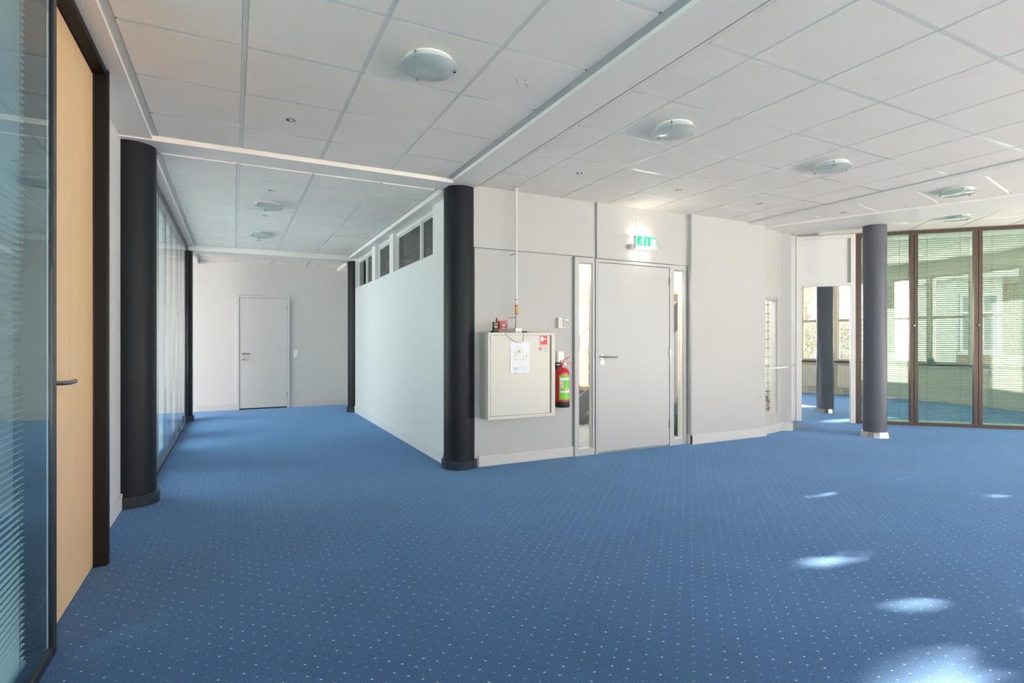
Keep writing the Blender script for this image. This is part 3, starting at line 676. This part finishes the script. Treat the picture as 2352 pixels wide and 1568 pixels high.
# things on top of the cabinet
r = thing('handset', 'black radio handset in a charging cradle on the hose cabinet', 'handset', (2.285, 4.85, 1.326))
MB().box(-.034, .034, -.03, .03, 0, .02).build('cradle', 'black_plastic', r, bevel=.004)
MB().box(-.024, .026, -.02, .012, .015, .105).build('body', 'black_plastic', r, bevel=.005)
MB().box(.012, .024, -.008, .006, .10, .145).build('antenna', 'black_plastic', r, bevel=.003)
MB().box(-.016, .02, -.0215, -.02, .075, .098).build('speaker_grille', 'key', r)
for k in range(3): MB().box(-.014 + k * .012, -.008 + k * .012, -.0215, -.02, .055, .061).build('button', 'led', r)
w_ = MB().tube([(2.30, 4.80, 1.3285), (2.33, 4.765, 1.3285), (2.345, 4.746, 1.322), (2.37, 4.744, 1.29), (2.45, 4.742, 1.235), (2.515, 4.742, 1.225), (2.54, 4.742, 1.25), (2.548, 4.745, 1.30), (2.55, 4.755, 1.333)], .0018, 6)
cb = thing('power_cable', 'thin black cable with a plug hanging over the cabinet front', 'cable', (2.45, 4.76, 1.326))
w_.build('wire', 'black_plastic', cb, world=True); MB().tube([(2.54, 4.76, 1.336), (2.595, 4.768, 1.335)], .0065, 8).build('plug', 'black_plastic', cb, world=True); MB().tube([(2.595, 4.768, 1.335), (2.613, 4.771, 1.334)], .003, 6).build('plug_tip', 'steel', cb, world=True)
q = thing('call_point', 'red fire alarm call point on the wall behind the handset', 'alarm', (2.41, 4.955, 1.405))
MB().box(-.043, .043, -.045, 0, -.043, .043).build('housing', 'red', q, bevel=.004)
MB().box(-.033, .035, -.047, -.044, -.024, .018).build('window_plate', 'black_plastic', q)
m = MB()
for k in range(3): m.frect(-.026 + k * .004, .026 - k * .004, .004 - k * .009, .008 - k * .009, -.0475)
m.build('printed_text', 'paper', q); m = MB(); m.disc((0, -.0455, -.033), .003, 10); m.build('lamp', 'led', q)
q = thing('junction_box', 'small white box at the foot of the grey pipe', 'box', (2.535, 4.86, 1.326))
MB().box(-.035, .035, -.04, .04, 0, .046).build('case', 'white_plastic', q, bevel=.004); m = MB(); m.frect(-.02, .02, .022, .025, -.0405); m.build('printed_mark', 'ink_soft', q)
# pipe
q = thing('water_pipe', 'grey pipe with brass coupling from ceiling to hose cabinet', 'pipe', (2.523, 4.855, 1.37))
MB().tube([(2.515, 4.85, 1.372), (2.523, 4.853, 1.43), (2.526, 4.855, 1.52)], .0095, 10).build('hose_tail', 'steel', q, world=True, smooth=True)
MB().tube([(2.526, 4.855, 1.60), (2.524, 4.855, 2.775)], .0105, 12).build('pipe_run', 'runner', q, world=True, smooth=True)
MB().lathe([(.0, -.046), (.016, -.046), (.018, -.04), (.018, -.028), (.013, -.024), (.013, -.012), (.017, -.008), (.017, .008), (.013, .012), (.013, .024), (.018, .028), (.018, .04), (.016, .046), (0, .046)], (2.526, 4.855, 1.562), 12).build('brass_coupling', 'brass', q, world=True)
MB().lathe([(0, 0), (.032, 0), (.026, .012), (0, .012)], (2.524, 4.855, 2.758), 20).build('ceiling_flange', 'runner', q, world=True)
for z in (2.118, 1.478): MB().tube([(2.526, 4.855, z + .004), (2.51, 4.90, z), (2.505, 4.955, z)], .004, 6).build('pipe_bracket', 'steel', q, world=True)
MB().lathe([(.0105, -.006), (.0135, -.006), (.0135, .006), (.0105, .006)], (2.525, 4.855, 1.66), 12).build('collar', 'steel', q, world=True)
# keypad
q = thing('alarm_keypad', 'beige alarm keypad with blue display on the wall', 'keypad', (3.135, 4.955, 1.435))
MB().box(-.075, .072, -.034, 0, -.057, .058).build('case', 'cabinet', q, bevel=.006)
MB().box(-.026, .07, -.0365, -.033, .022, .054).build('display', 'lcd', q, bevel=.001); m = MB(); m.frect(.005, .06, .028, .044, -.0372); m.build('display_text', 'paper', q)
m = MB(); m.disc((-.036, -.0352, .04), .013, 16); m.build('emblem', 'white_plastic', q)
for a in range(4):
    for b in range(4): MB().box(-.016 + a * .021, -.003 + a * .021, -.0375, -.034, .008 - b * .0165, .017 - b * .0165).build('button', 'key', q)
# switch + extinguisher
sw = thing('light_switch', 'white double switch plate above the fire extinguisher', 'switch', (3.10, 4.955, 1.055))
MB().box(-.04, .04, -.022, 0, -.08, .08).build('plate', 'white_plastic', sw, bevel=.003)
for z in (.002, -.07): MB().box(-.03, .03, -.027, -.022, z, z + .066).build('rocker', 'white_plastic', sw, bevel=.003)
e = thing('fire_extinguisher', 'red fire extinguisher with bright green label on a wall bracket', 'extinguisher', (3.062, 4.845, .555))
er = .074
MB().lathe([(0, .055), (er, .055), (er, .35), (er * .96, .375), (er * .8, .398), (er * .5, .41), (.026, .413), (.026, .44), (0, .44)], n=32).build('cylinder', 'red', e, smooth=True)
MB().lathe([(0, 0), (er + .001, 0), (er + .003, .006), (er + .003, .062), (er - .004, .064)], n=32).build('foot_boot', 'black_plastic', e, smooth=True)
def lab(a0, a1, z0, z1, rr, mm, nm, n=14):
    MB().lathe([(rr, z0), (rr, z1)], n=n, a0=R(a0), a1=R(a1)).build(nm, mm, e)
lab(-146, -26, .085, .335, er + .0012, 'label_green', 'green_label')
for z in (.30, .165): lab(-142, -28, z - .009 if z < .2 else z - .013, z + .009 if z < .2 else z + .008, er + .002, 'paper', 'label_band')
lab(-140, -114, .20, .283, er + .002, 'paper', 'label_strip', 6)
for z in (.272, .25, .23): lab(-109, -30, z, z + .002, er + .002, 'label_dark', 'label_line')
for z in (.262, .234, .208): lab(-132, -123, z, z + .012, er + .0026, 'sign_red', 'label_mark', 3)
for a in (-106, -74): lab(a, a + 22, .178, .198, er + .002, 'paper', 'label_diamond', 4); lab(a + 1, a + 9, .182, .194, er + .0026, 'sign_red', 'label_mark', 3)
MB().lathe([(0, .44), (.019, .44), (.021, .452), (.021, .464), (.012, .468), (0, .468)], n=16).build('valve', 'steel', e, smooth=True)
MB().lathe([(0, 0), (.014, 0), (.014, .012), (0, .012)], (.012, -.036, .452), 14, axis='Y').build('gauge', 'chrome', e)
MB().tube([(-.02, 0, .458), (-.058, .03, .458)], .008, 8).build('hose_outlet', 'black_plastic', e)
MB().tube([(-.058, .03, .458), (-.07, .045, .44), (-.074, .055, .38), (-.072, .06, .30), (-.066, .06, .2)], .0085, 8).build('hose', 'black_plastic', e, smooth=True)
m = MB(); m.obox((.034, 0, .497), (.105, .017, .006), Matrix.Rotation(-R(24), 3, 'Y')); m.build('carry_handle', 'red', e, bevel=.002)
m = MB(); m.obox((.062, 0, .458), (.09, .017, .007), Matrix.Rotation(R(9), 3, 'Y')); m.obox((.014, 0, .477), (.03, .015, .007), Matrix.Rotation(R(42), 3, 'Y')); m.build('squeeze_lever', 'red', e, bevel=.002)
m = MB(); m.box(-.02, .012, -.008, .008, .46, .487); m.build('lever_block', 'red', e)
m = MB(); m.box(-.02, .02, .07, .108, .36, .43); m.box(-.02, .02, .02, .11, .425, .432); m.build('wall_bracket', 'black_plastic', e)
# exit sign
q = thing('exit_sign', 'lit green emergency exit sign on the wall above the white door', 'exit sign', (4.14, 4.915, 2.36))
MB().box(-.165, .15, -.075, 0, -.072, -.02).build('mounting_box', 'cabinet', q, bevel=.004)
MB().box(-.135, .165, -.115, -.072, -.07, .072).build('housing', 'white_plastic', q, bevel=.004)
MB().box(-.122, .158, -.1165, -.1145, -.045, .062).build('sign_face', 'exit_green', q)
MB().box(-.128, .16, -.118, -.112, -.068, -.042).build('light_strip', 'exit_tube', q)
MB().box(-.12, .13, -.085, -.06, .072, .075).build('top_glow_slot', 'exit_tube', q); MB().box(-.10, .12, -.085, -.06, -.0745, -.0715).build('bottom_glow_slot', 'exit_tube', q)
m = MB(); Ys = -.1172
m.disc((-.03, Ys, .045), .012, 14)
m.flat([(-.046, .035), (-.032, .034), (-.03, .006), (-.05, .006)], Ys); m.flat([(-.06, .03), (-.046, .035), (-.044, .03), (-.056, .024), (-.074, .012), (-.078, .017)], Ys)
m.flat([(-.034, .034), (-.031, .026), (-.016, .016), (-.012, .021)], Ys); m.flat([(-.05, .008), (-.038, .008), (-.058, -.018), (-.094, -.022), (-.094, -.015), (-.066, -.011)], Ys)
m.flat([(-.044, .008), (-.031, .008), (-.02, -.012), (-.028, -.038), (-.037, -.037), (-.032, -.012)], Ys)
m.flat([(.018, .042), (.03, .042), (.03, -.008), (.041, -.008), (.024, -.034), (.007, -.008), (.018, -.008)], Ys); m.frect(.075, .145, -.044, .044, Ys)
m.build('pictogram', 'exit_white', q)
MB().box(-.036, -.028, -.004, 0, .075, .41).build('cable_duct', 'wall_satin', q)

# ================================================================== CEILING LAMPS AND SPOTS
def lamp(x, y, z, label, group=None, glow=False):
    t = thing('ceiling_lamp', label, 'lamp', (x, y, z), random.random() * 0 + R(25), group)
    MB().lathe([(0, -.012), (.118, -.012), (.128, -.004), (.128, .004), (0, .004)], n=32).build('lamp_body', 'white_plastic', t, smooth=True)
    MB().lathe([(0, -.020), (.095, -.020), (.105, -.012), (0, -.012)], n=32).build('diffuser', 'frosted', t, smooth=True)
    MB().lathe([(0, -.042), (.152, -.042), (.155, -.040), (.155, -.036), (.152, -.034), (0, -.034)], n=40).build('glass_disc', 'glass_disc', t, smooth=True)
    for k in range(3):
        a = R(75 + 120 * k); MB().lathe([(0, -.056), (.008, -.056), (.0085, -.046), (.006, -.046), (.006, -.01), (0, -.01)], (.138 * math.cos(a), .138 * math.sin(a), 0), 10).build('clip_stud', 'chrome', t, smooth=True)
    return t
lamp(.948, 2.855, ZC - .005, 'round glass ceiling lamp between the wooden door and the long beam')
lamp(2.794, 2.936, ZC - .005, 'round glass ceiling lamp with three studs beside the long beam', 'lamps in the open area ceiling')
lamp(4.594, 2.936, ZC - .005, 'round glass ceiling lamp further along the open area ceiling', 'lamps in the open area ceiling')
lamp(.33, 6.46, ZCOR - .005, 'round glass corridor ceiling lamp next to the nearer beam and spotlight', 'lamps over the corridor')
lamp(.33, 8.26, ZCOR - .005, 'round glass corridor ceiling lamp close to the beam at the corridor end', 'lamps over the corridor')
lamp(6.52, 2.86, ZC - .005, 'round glass ceiling lamp half hidden by the last white beam')
lamp(8.43, 3.70, ZR3 - .005, 'round glass ceiling lamp on the diagonal ceiling by the glazed partition')
def spot(x, y, z, label, group=None):
    t = thing('recessed_spotlight', label, 'spotlight', (x, y, z), 0, group)
    MB().lathe([(.030, -.0006), (.045, -.0012), (.047, .0006), (.031, .004)], n=24).build('trim_ring', 'white_plastic', t, smooth=True)
    MB().lathe([(0, .0035), (.032, .0035), (.032, -.0002), (.0315, -.0002), (.0, .0028)], n=24).build('bulb_recess', 'dark_hole', t)
    MB().lathe([(0, -.0012), (.016, -.0012), (.018, .0028), (0, .0028)], (.006, .006, 0), 16).build('bulb', 'frosted', t, smooth=True)
ZT = -.0065
spot(.348, 4.055, ZC + ZT, 'small recessed spotlight near the beam across the corridor mouth')
for x, lb in ((2.80, 'small recessed spotlight in front of the hose cabinet wall'), (4.0, 'small recessed spotlight in front of the lit exit sign'), (5.2, 'small recessed spotlight in front of the plain white wall')): spot(x, 4.14, ZC + ZT, lb, 'spotlights along the white wall')
for y, lb in ((5.86, 'small recessed spotlight between corridor mouth beam and first corridor lamp'), (7.06, 'small recessed spotlight between the two corridor lamps'), (8.86, 'small recessed spotlight between second corridor lamp and end beam')): spot(.33, y, ZCOR + ZT, lb, 'spotlights over the corridor')
spot(.32, 10.84, ZEND + ZT, 'small recessed spotlight before the corridor end wall')
spot(6.45, 3.98, ZC + ZT, 'small recessed spotlight beside the curved soffit')
m = MB()
for dx_, dy_ in ((-.045, .0), (-.025, .03), (.0, -.02), (.03, .025), (.05, .045)): m.cyl((1.52 + dx_, 2.83 + dy_, 0), .004, ZC - .0056, ZC - .004, 8)
m.build('screw_hole', 'dark_hole', ceiling)

# ================================================================== BRONZE GLAZED PARTITION + DOORWAY (45 degrees)
t = thing('glazed_partition', 'bronze framed glass partition with blinds behind the grey column', 'partition', PO + (0,), PRZ)
S0 = 2.412; MUL = [3.163, 3.943, 4.72, 5.5]; S1 = 6.0; TOP = 2.875
MB().box(S0, S1, -.03, .03, 0, .05).build('bottom_rail', 'bronze', t); MB().box(S0, S1, -.03, .03, TOP - .05, TOP).build('top_rail', 'bronze', t)
MB().box(S0, S0 + .075, -.03, .03, .05, TOP - .05).build('post', 'bronze', t)
for s_ in MUL:
    MB().box(s_ - .05, s_ - .004, -.03, .03, .05, TOP - .05).build('post', 'bronze', t); MB().box(s_ + .004, s_ + .05, -.03, .03, .05, TOP - .05).build('post', 'bronze', t); MB().box(s_ - .004, s_ + .004, -.02, .03, .05, TOP - .05).build('post_groove', 'black_metal', t)
    MB().lathe([(0, 0), (.012, 0), (.012, .012), (.008, .02), (0, .022)], (s_, -.05, 1.475), 14, axis='Y').build('latch_knob', 'chrome', t, smooth=True)
edges = [S0 + .025] + MUL + [S1]
for i, (a, b) in enumerate(zip(edges, edges[1:])):
    MB().box(a + .05, b - .05, -.024, -.019, .05, TOP - .05).build('pane', 'glass_green', t); MB().box(a + .05, b - .05, .019, .024, .05, TOP - .05).build('rear_pane', 'glass_clear', t)
tilts = [-R(16), -R(26), -R(26), -R(26), -R(26)]
names = ['venetian blind in the glass pane next to the white doorway', 'venetian blind in the glass pane between the two knobs', 'venetian blind in the pane beside the second knob', 'venetian blind in the fourth pane from the white doorway', 'venetian blind in the pane at the far end of the bronze partition']
dv = Vector((math.cos(PRZ), math.sin(PRZ)))
for i, (a, b) in enumerate(zip(edges, edges[1:])):
    wd = b - a - .11 - (.03 if i in (1, 2) else 0)
    o = (PO[0] + dv.x * (a + .055), PO[1] + dv.y * (a + .055), 0)
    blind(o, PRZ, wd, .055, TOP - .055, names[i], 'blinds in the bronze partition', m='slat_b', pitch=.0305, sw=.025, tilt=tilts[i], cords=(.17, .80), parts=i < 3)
t = thing('door_4', 'open white doorway with a panel above, left of the glass partition', 'doorway', PO + (0,), PRZ, kind='structure')
MB().box(2.345, 2.409, -.035, .045, 0, TOP).build('door_frame', 'frame_white', t, bevel=.002); MB().box(1.60, 1.675, -.035, .045, 0, TOP).build('door_frame', 'frame_white', t, bevel=.002)
MB().box(1.675, 2.345, -.035, .045, 2.09, 2.14).build('door_frame', 'frame_white', t, bevel=.002); MB().box(1.675, 2.345, -.035, .045, TOP - .06, TOP).build('door_frame', 'frame_white', t)
MB().box(1.675, 2.30, -.01, .02, 2.14, TOP - .06).build('overpanel', 'wall_lightened', t); MB().box(2.30, 2.345, .01, .03, 2.14, TOP - .06).build('overpanel_reveal', 'angle', t)
for z in (.25, 1.05, 1.9): MB().box(1.66, 1.682, .045, .06, z - .05, z + .05).build('hinge', 'white_plastic', t)
MB().box(1.2, 1.60, -.02, .03, 0, 2.95).build('side_panel', 'wall_lightened', t)

# ================================================================== ROUND ROOM: WINDOWS, RADIATORS, SILLS
wl = ['beige window beside the doorway of the round room', 'beige window hidden partly by the grey column', 'beige window behind the glass pane between the knobs', 'wide beige window that frames the white house']
for i, (a, b) in enumerate(wins):
    t = thing('window_%d' % (7 + i), wl[i], 'window', arc((a + b) / 2) + (SILL,), kind='structure')
    sub = [a, b] if i < 3 else [a, -12, b]
    for lo, hi in zip(sub, sub[1:]):
        p, q = arc(hi), arc(lo); L = math.dist(p, q)
        def seg(s0, s1, o0, o1, z0, z1):
            d_ = (Vector(q) - Vector(p)) / L; m_ = MB(); wall_seg(m_, tuple(Vector(p) + d_ * s0), tuple(Vector(p) + d_ * s1), o0, o1, z0, z1); return m_
        for s0, s1, z0, z1 in ((0, .055, SILL, HEAD), (L - .055, L, SILL, HEAD)):
            if i == 3 and (lo == -12 and s1 == L - 0 and s0 > .1 or hi == -12 and s0 == 0): pass
            seg(s0, s1, .03, .11, z0, z1).build('frame_post', 'beige_frame', t, world=True)
        for z0, z1 in ((SILL, SILL + .05), (TRANS - .03, TRANS + .03), (HEAD - .05, HEAD)): seg(.055, L - .055, .03, .11, z0, z1).build('frame_rail', 'beige_frame', t, world=True)
        for z0, z1 in ((SILL + .05, TRANS - .03), (TRANS + .03, HEAD - .05)): seg(.055, L - .055, .065, .07, z0, z1).build('pane', 'glass_clear', t, world=True)
        seg(-.03, L + .03, -.06, .03, SILL - .035, SILL).build('window_sill', 'sill_dark', t, world=True)
def radiator(a0, a1, label):
    p, q = Vector(arc(a1, RR - .09)), Vector(arc(a0, RR - .09)); L = (q - p).length; ang = math.atan2(q.y - p.y, q.x - p.x)
    t = thing('radiator', label, 'radiator', (p.x, p.y, 0), ang, 'radiators under the beige windows')
    MB().box(0, L, .0, .04, .16, .66).build('body', 'radiator', t, bevel=.004)
    n = int(L / .055); me = MB().box(-.016, .016, -.012, .001, .19, .63).mesh('rib', 'radiator')
    for k in range(n): share('rib', me, t, (.03 + (k + .5) * (L - .06) / n, 0, 0))
    MB().box(L * .5 - .02, L * .5 + .02, -.03, 0, .56, .63).build('thermostat', 'white_plastic', t)
    MB().box(0, L, -.005, .03, .66, .675).build('top_grille', 'radiator', t)
    for x in (.1, L - .1): MB().box(x - .012, x + .012, 0, .02, 0, .16).build('foot', 'radiator', t)
radiator(19.2, 26.8, 'cream ribbed radiator under the window beside the doorway'); radiator(10, 18, 'cream ribbed radiator under the window behind the grey column')
def plinth(a0, a1):
    m = MB(); wall_seg(m, arc(a0, RR - .012), arc(a1, RR - .012), -.002, .014, 0, .13); return m
struct('baseboard_round', plinth(27.4, 18.6), 'radiator', 'cream plinth with sockets below the radiators', 'baseboard')
for a, lb in ((24.2, 'triple white socket on the cream plinth beside the white jamb'), (16.0, 'triple white socket on the cream plinth beside the inner grey column')):
    p = arc(a, RR - .03); k = thing('wall_socket', lb, 'socket', (p[0], p[1], .075), R(a - 90), 'sockets on the cream plinth')
    MB().box(-.11, .11, -.012, .012, -.03, .03).build('plate', 'white_plastic', k)
    for x in (-.07, 0, .07): MB().lathe([(0, 0), (.02, 0), (.02, .003), (0, .003)], (x, -.0145, 0), 12, axis='Y').build('outlet', 'key', k)
t = thing('heating_pipe', 'short cream heating pipe below the wide beige window', 'pipe', arc(-16, RR - .06) + (.2,))
MB().tube([(0, 0, -.2), (0, 0, .45), (.03, .03, .5)], .02, 8).build('riser', 'radiator', t); MB().box(-.04, .04, -.04, .04, .44, .52).build('valve', 'white_plastic', t)
p = arc(-3.6, RR - .0); t = thing('sill_lantern', 'small dark green box with antenna on the window sill', 'device', (p[0] + .0, p[1], SILL))
MB().box(-.05, .02, -.06, .06, 0, .11).build('case', 'lantern', t, bevel=.01); MB().tube([(-.02, .02, .1), (-.02, .02, .24)], .006, 6).build('antenna', 'lantern', t)

# ================================================================== STAIRWELL
t = thing('staircase', 'timber and white staircase behind the glass sidelights', 'staircase', (4.2, 7.3, 0))
for k in range(11):
    x = 4.05 + .27 * k; z = .19 * (k + 1)
    MB().box(x, x + .30, 6.7, 7.8, z - .045, z).build('tread', 'timber', t, world=True)
    MB().box(x + .01, x + .03, 6.7, 7.8, z - .19, z - .045).build('riser', 'ext_white_dimmed', t, world=True)
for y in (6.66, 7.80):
    m = MB(); m.add([(x, yy, z) for yy in (y, y + .04) for x, z in ((3.95, 0), (4.35, 0), (7.25, 2.0), (7.25, 2.35), (6.9, 2.25))], [(0, 1, 2, 3, 4), (9, 8, 7, 6, 5), (0, 5, 6, 1), (1, 6, 7, 2), (2, 7, 8, 3), (3, 8, 9, 4), (4, 9, 5, 0)]); m.build('stringer', 'ext_white_dimmed', t, world=True)
m = MB(); m.tube([(3.95, 6.68, .95), (7.2, 6.68, 3.2)], .028, 8); m.build('handrail', 'timber', t, world=True)
for k in range(8): MB().box(4.1 + .4 * k, 4.125 + .4 * k, 6.67, 6.69, .19 + .277 * k, 1.04 + .277 * k).build('baluster', 'ext_white_dimmed', t, world=True)
tag(MB().box(3.16, 7.4, 5.08, 9.98, .0, .012).build('stairwell_mat', 'concrete'), 'grey stairwell floor behind the sidelights', 'floor', kind='structure')
t = thing('rubbish_sack', 'dark green sack slumped behind the hinge side sidelight', 'sack', (5.22, 5.42, .012))
m = MB(); prof = [(0, 0), (.12, 0), (.145, .05), (.14, .16), (.12, .27), (.10, .35), (.055, .40), (.02, .43), (0, .44)]; m.lathe(prof, n=20)
for p_ in m.v:
    n_ = .85 + .25 * math.sin(p_.z * 31 + math.atan2(p_.y, p_.x) * 5) * math.sin(p_.z * 17 + 2); p_.x *= n_; p_.y *= n_
m.build('sack_body', 'sack', t, smooth=True); MB().tube([(0, 0, .43), (.01, .0, .47), (.04, .01, .5)], .018, 6).build('sack_neck', 'sack', t)
t = thing('wire_rack', 'pale wire rack seen through the narrow tall window', 'rack', (6.93, 5.33, .02))
for k in range(4): MB().box(-.28 + .11 * k, -.27 + .11 * k, 0, .012, 0, 2.0).build('upright', 'rack', t)
for k in range(15): MB().box(-.28, .07, -.004, .016, .12 + k * .125, .132 + k * .125).build('rung', 'rack', t)
t = thing('pipe_tap', 'brass tap on bent pipe low behind the narrow tall window', 'tap', (6.70, 5.2, .26))
MB().tube([(-.08, 0, .22), (-.02, 0, .2), (0, 0, .14), (.05, 0, .13), (.06, 0, .02), (.08, 0, -.02)], .011, 8).build('bent_pipe', 'brass', t); MB().box(.03, .095, -.012, .012, .035, .05).build('tap_lever', 'brass', t); MB().box(-.1, -.08, -.01, .01, .17, .26).build('wall_fixing', 'brass', t)

# ================================================================== OUTSIDE
g = MB(); g.box(-60, 80, -60, 80, -.5, -.2); tag(g.build('ground', 'ground'), 'pale paved ground outside the windows', 'ground', kind='structure')
def ray(u, depth):
    fx, fy = math.sin(R(27.02)), math.cos(R(27.02)); l_ = (u - 1176) / 1251 * depth
    return Vector((fx * depth + fy * l_, fy * depth - fx * l_))
# white house with brick flank
H0 = Vector((23.6, 10.4)); hz = R(-42)
t = thing('white_house', 'white rendered house with brick flank seen through the blinds', 'house', (H0.x, H0.y, -.2), hz)
MB().box(0, 1.42, 0, 3, 0, 3.75).build('wall', 'ext_white_dimmed', t); MB().box(-.2, 3.2, -.35, 3, 3.75, 4.15).build('cornice', 'ext_white_dimmed', t); MB().box(0, 1.42, 0, 3, 4.15, 6.0).build('upper_storey', 'ext_white_dimmed', t)
MB().box(1.42, 5, .25, 3, 0, 5.2).build('flank_wall', 'mortar', t)
bm = MB().box(0, .21, -.02, .02, 0, .065).mesh('brick', 'brick')
cnt = 0
for rw in range(34):
    for k in range(7):
        share('brick', bm, t, (1.43 + k * .225 + (.11 if rw % 2 else 0), .245, .9 + rw * .078)); cnt += 1
for (x0, x1) in ((.1, .66), (.76, 1.32)):
    wn = MB().box(x0, x1, -.04, .02, 1.05, 3.2).build('window', 'ext_frame', t)
    for z0, z1 in ((1.15, 2.45), (2.55, 3.1)): MB().box(x0 + .09, x1 - .09, -.05, -.035, z0, z1).build('pane', 'ext_glass', wn)
MB().box(.03, 1.39, -.15, .05, .95, 1.05).build('sill', 'ext_white_dimmed', t); MB().box(.03, 1.39, -.05, .02, -.0, .95).build('brick_apron', 'brick', t)
tag(MB().box(27, 33, 15.8, 19.5, -.2, 3.0).build('shed', 'roof_metal'), 'low grey flat-roofed shed beyond the hedge', 'shed')
# hedges and trees (leaf scatter)
def leaves(name, boxes, n, size, m, label, cat, skip=None, kind='stuff'):
    q = MB()
    for _ in range(n):
        b = random.choice(boxes); c = Vector((random.uniform(b[0], b[1]), random.uniform(b[2], b[3]), random.uniform(b[4], b[5])))
        rot = Matrix.Rotation(random.uniform(0, 6.28), 3, 'Z') @ Matrix.Rotation(random.uniform(-1.2, 1.2), 3, 'X'); s_ = size * random.uniform(.6, 1.3)
        pts_ = [c + rot @ Vector(v_) for v_ in ((-s_, 0, -s_ * .2), (0, 0, -s_ * .6), (s_, 0, 0), (0, 0, s_ * .6))]
        if skip and any(skip(p_) for p_ in pts_ + [c]): continue
        q.add(pts_, [(0, 1, 2, 3)])
    return q
hb = [(19.5, 20.6, 11.6, 19.5, -.2, 2.05)]
q = thing('hedge', 'dense green and yellow hedge outside the beige windows', 'hedge', (20, 13, -.2))
leaves('hedge', hb, 26000, .034, 'leaf_a', '', '').build('green_leaves', 'leaf_a', q, world=True, kind='stuff'); leaves('hedge', hb, 11000, .034, 'leaf_b', '', '').build('yellow_leaves', 'leaf_b', q, world=True, kind='stuff')
def tree(x, y, h, label, n, rad, m, seed):
    random.seed(seed); t_ = thing('garden_tree', label, 'tree', (x, y, -.2)); tr = MB().tube([(0, 0, 0), (.05, .03, h * .4), (0, .1, h * .75)], .11, 8)
    tips = []
    for k in range(9):
        a = random.uniform(0, 6.28); z = h * random.uniform(.35, .7); e_ = Vector((rad * .7 * math.cos(a), rad * .7 * math.sin(a), z + h * random.uniform(.15, .35))); tr.tube([(0, .05, z), tuple((Vector((0, .05, z)) + e_) / 2 + Vector((0, 0, .1))), tuple(e_)], .03, 6); tips.append(e_)
    tr.build('trunk', 'bark', t_); q_ = MB()
    for _ in range(n):
        c = random.choice(tips) + Vector((random.gauss(0, rad * .28), random.gauss(0, rad * .28), random.gauss(0, rad * .28))); rot = Matrix.Rotation(random.uniform(0, 6.28), 3, 'Z') @ Matrix.Rotation(random.uniform(-1.3, 1.3), 3, 'X'); s_ = random.uniform(.05, .1)
        q_.add([c + rot @ Vector(v_) for v_ in ((-s_, 0, 0), (0, 0, -s_ * .6), (s_, 0, 0), (0, 0, s_ * .6))], [(0, 1, 2, 3)])
    q_.build('foliage', m, t_, kind='stuff')
tree(24.0, 16.5, 4.6, 'thin autumn tree behind the hedge', 1500, 1.2, 'leaf_b', 3)
tree(31.5, 13.0, 5.6, 'small leafy tree beside the white house', 700, 1.3, 'leaf_b', 5)
# off-camera tree, leaves cut away so sun flecks land on chosen floor spots
PATCH = [(2.98, 1.95, .22, .06), (2.90, 1.42, .12, .03), (2.28, 1.10, .26, .09), (3.28, 1.17, .07, .05), (4.95, 1.88, .09, .025)]
def sunlit(c):
    k = c.z / SUN_TO.z; fx, fy = c.x - SUN_TO.x * k, c.y - SUN_TO.y * k
    return any(((fx - px_) / a_) ** 2 + ((fy - py_) / b_) ** 2 < 1 for px_, py_, a_, b_ in PATCH)
random.seed(11)
q = thing('garden_tree', 'large unseen evergreen right of the viewer, leaf gaps shaped for sun flecks', 'tree', (13.6, 0, -.2))
MB().tube([(0, -2.2, 0), (.05, -2.2, 1.5), (0, -2.1, 3.2)], .16, 8).build('trunk', 'bark', q)
leaves('t', [(13.2, 14.2, -4.5, 4.4, .8, 5.4)], 42000, .11, 'leaf_a', '', '', skip=sunlit).build('foliage', 'leaf_a', q, world=True, kind='stuff')

# tall trees added out of view to block and dim the low sun
random.seed(21)
for i, yy in enumerate((2.4, 6.8, -2.2)):
    q = thing('garden_tree', ('tall tree added straight behind the white house to block the sun', 'tall tree added in the open beyond the white house to block the sun', 'tall tree added with a thin see-through crown to dim the sun')[i], 'tree', (33, yy, -.2), 0, 'trees added beyond the house against the sun')
    MB().tube([(0, 0, 0), (.05, 0, 4), (0, .1, 7.5)], .14, 8).build('trunk', 'bark', q)
    leaves('t', [(32.3, 33.7, yy - 1.92, yy + 1.92, 5.0, 10.2)], (3600, 3600, 520)[i], .2, 'leaf_a', '', '').build('foliage', 'leaf_a', q, world=True, kind='stuff')
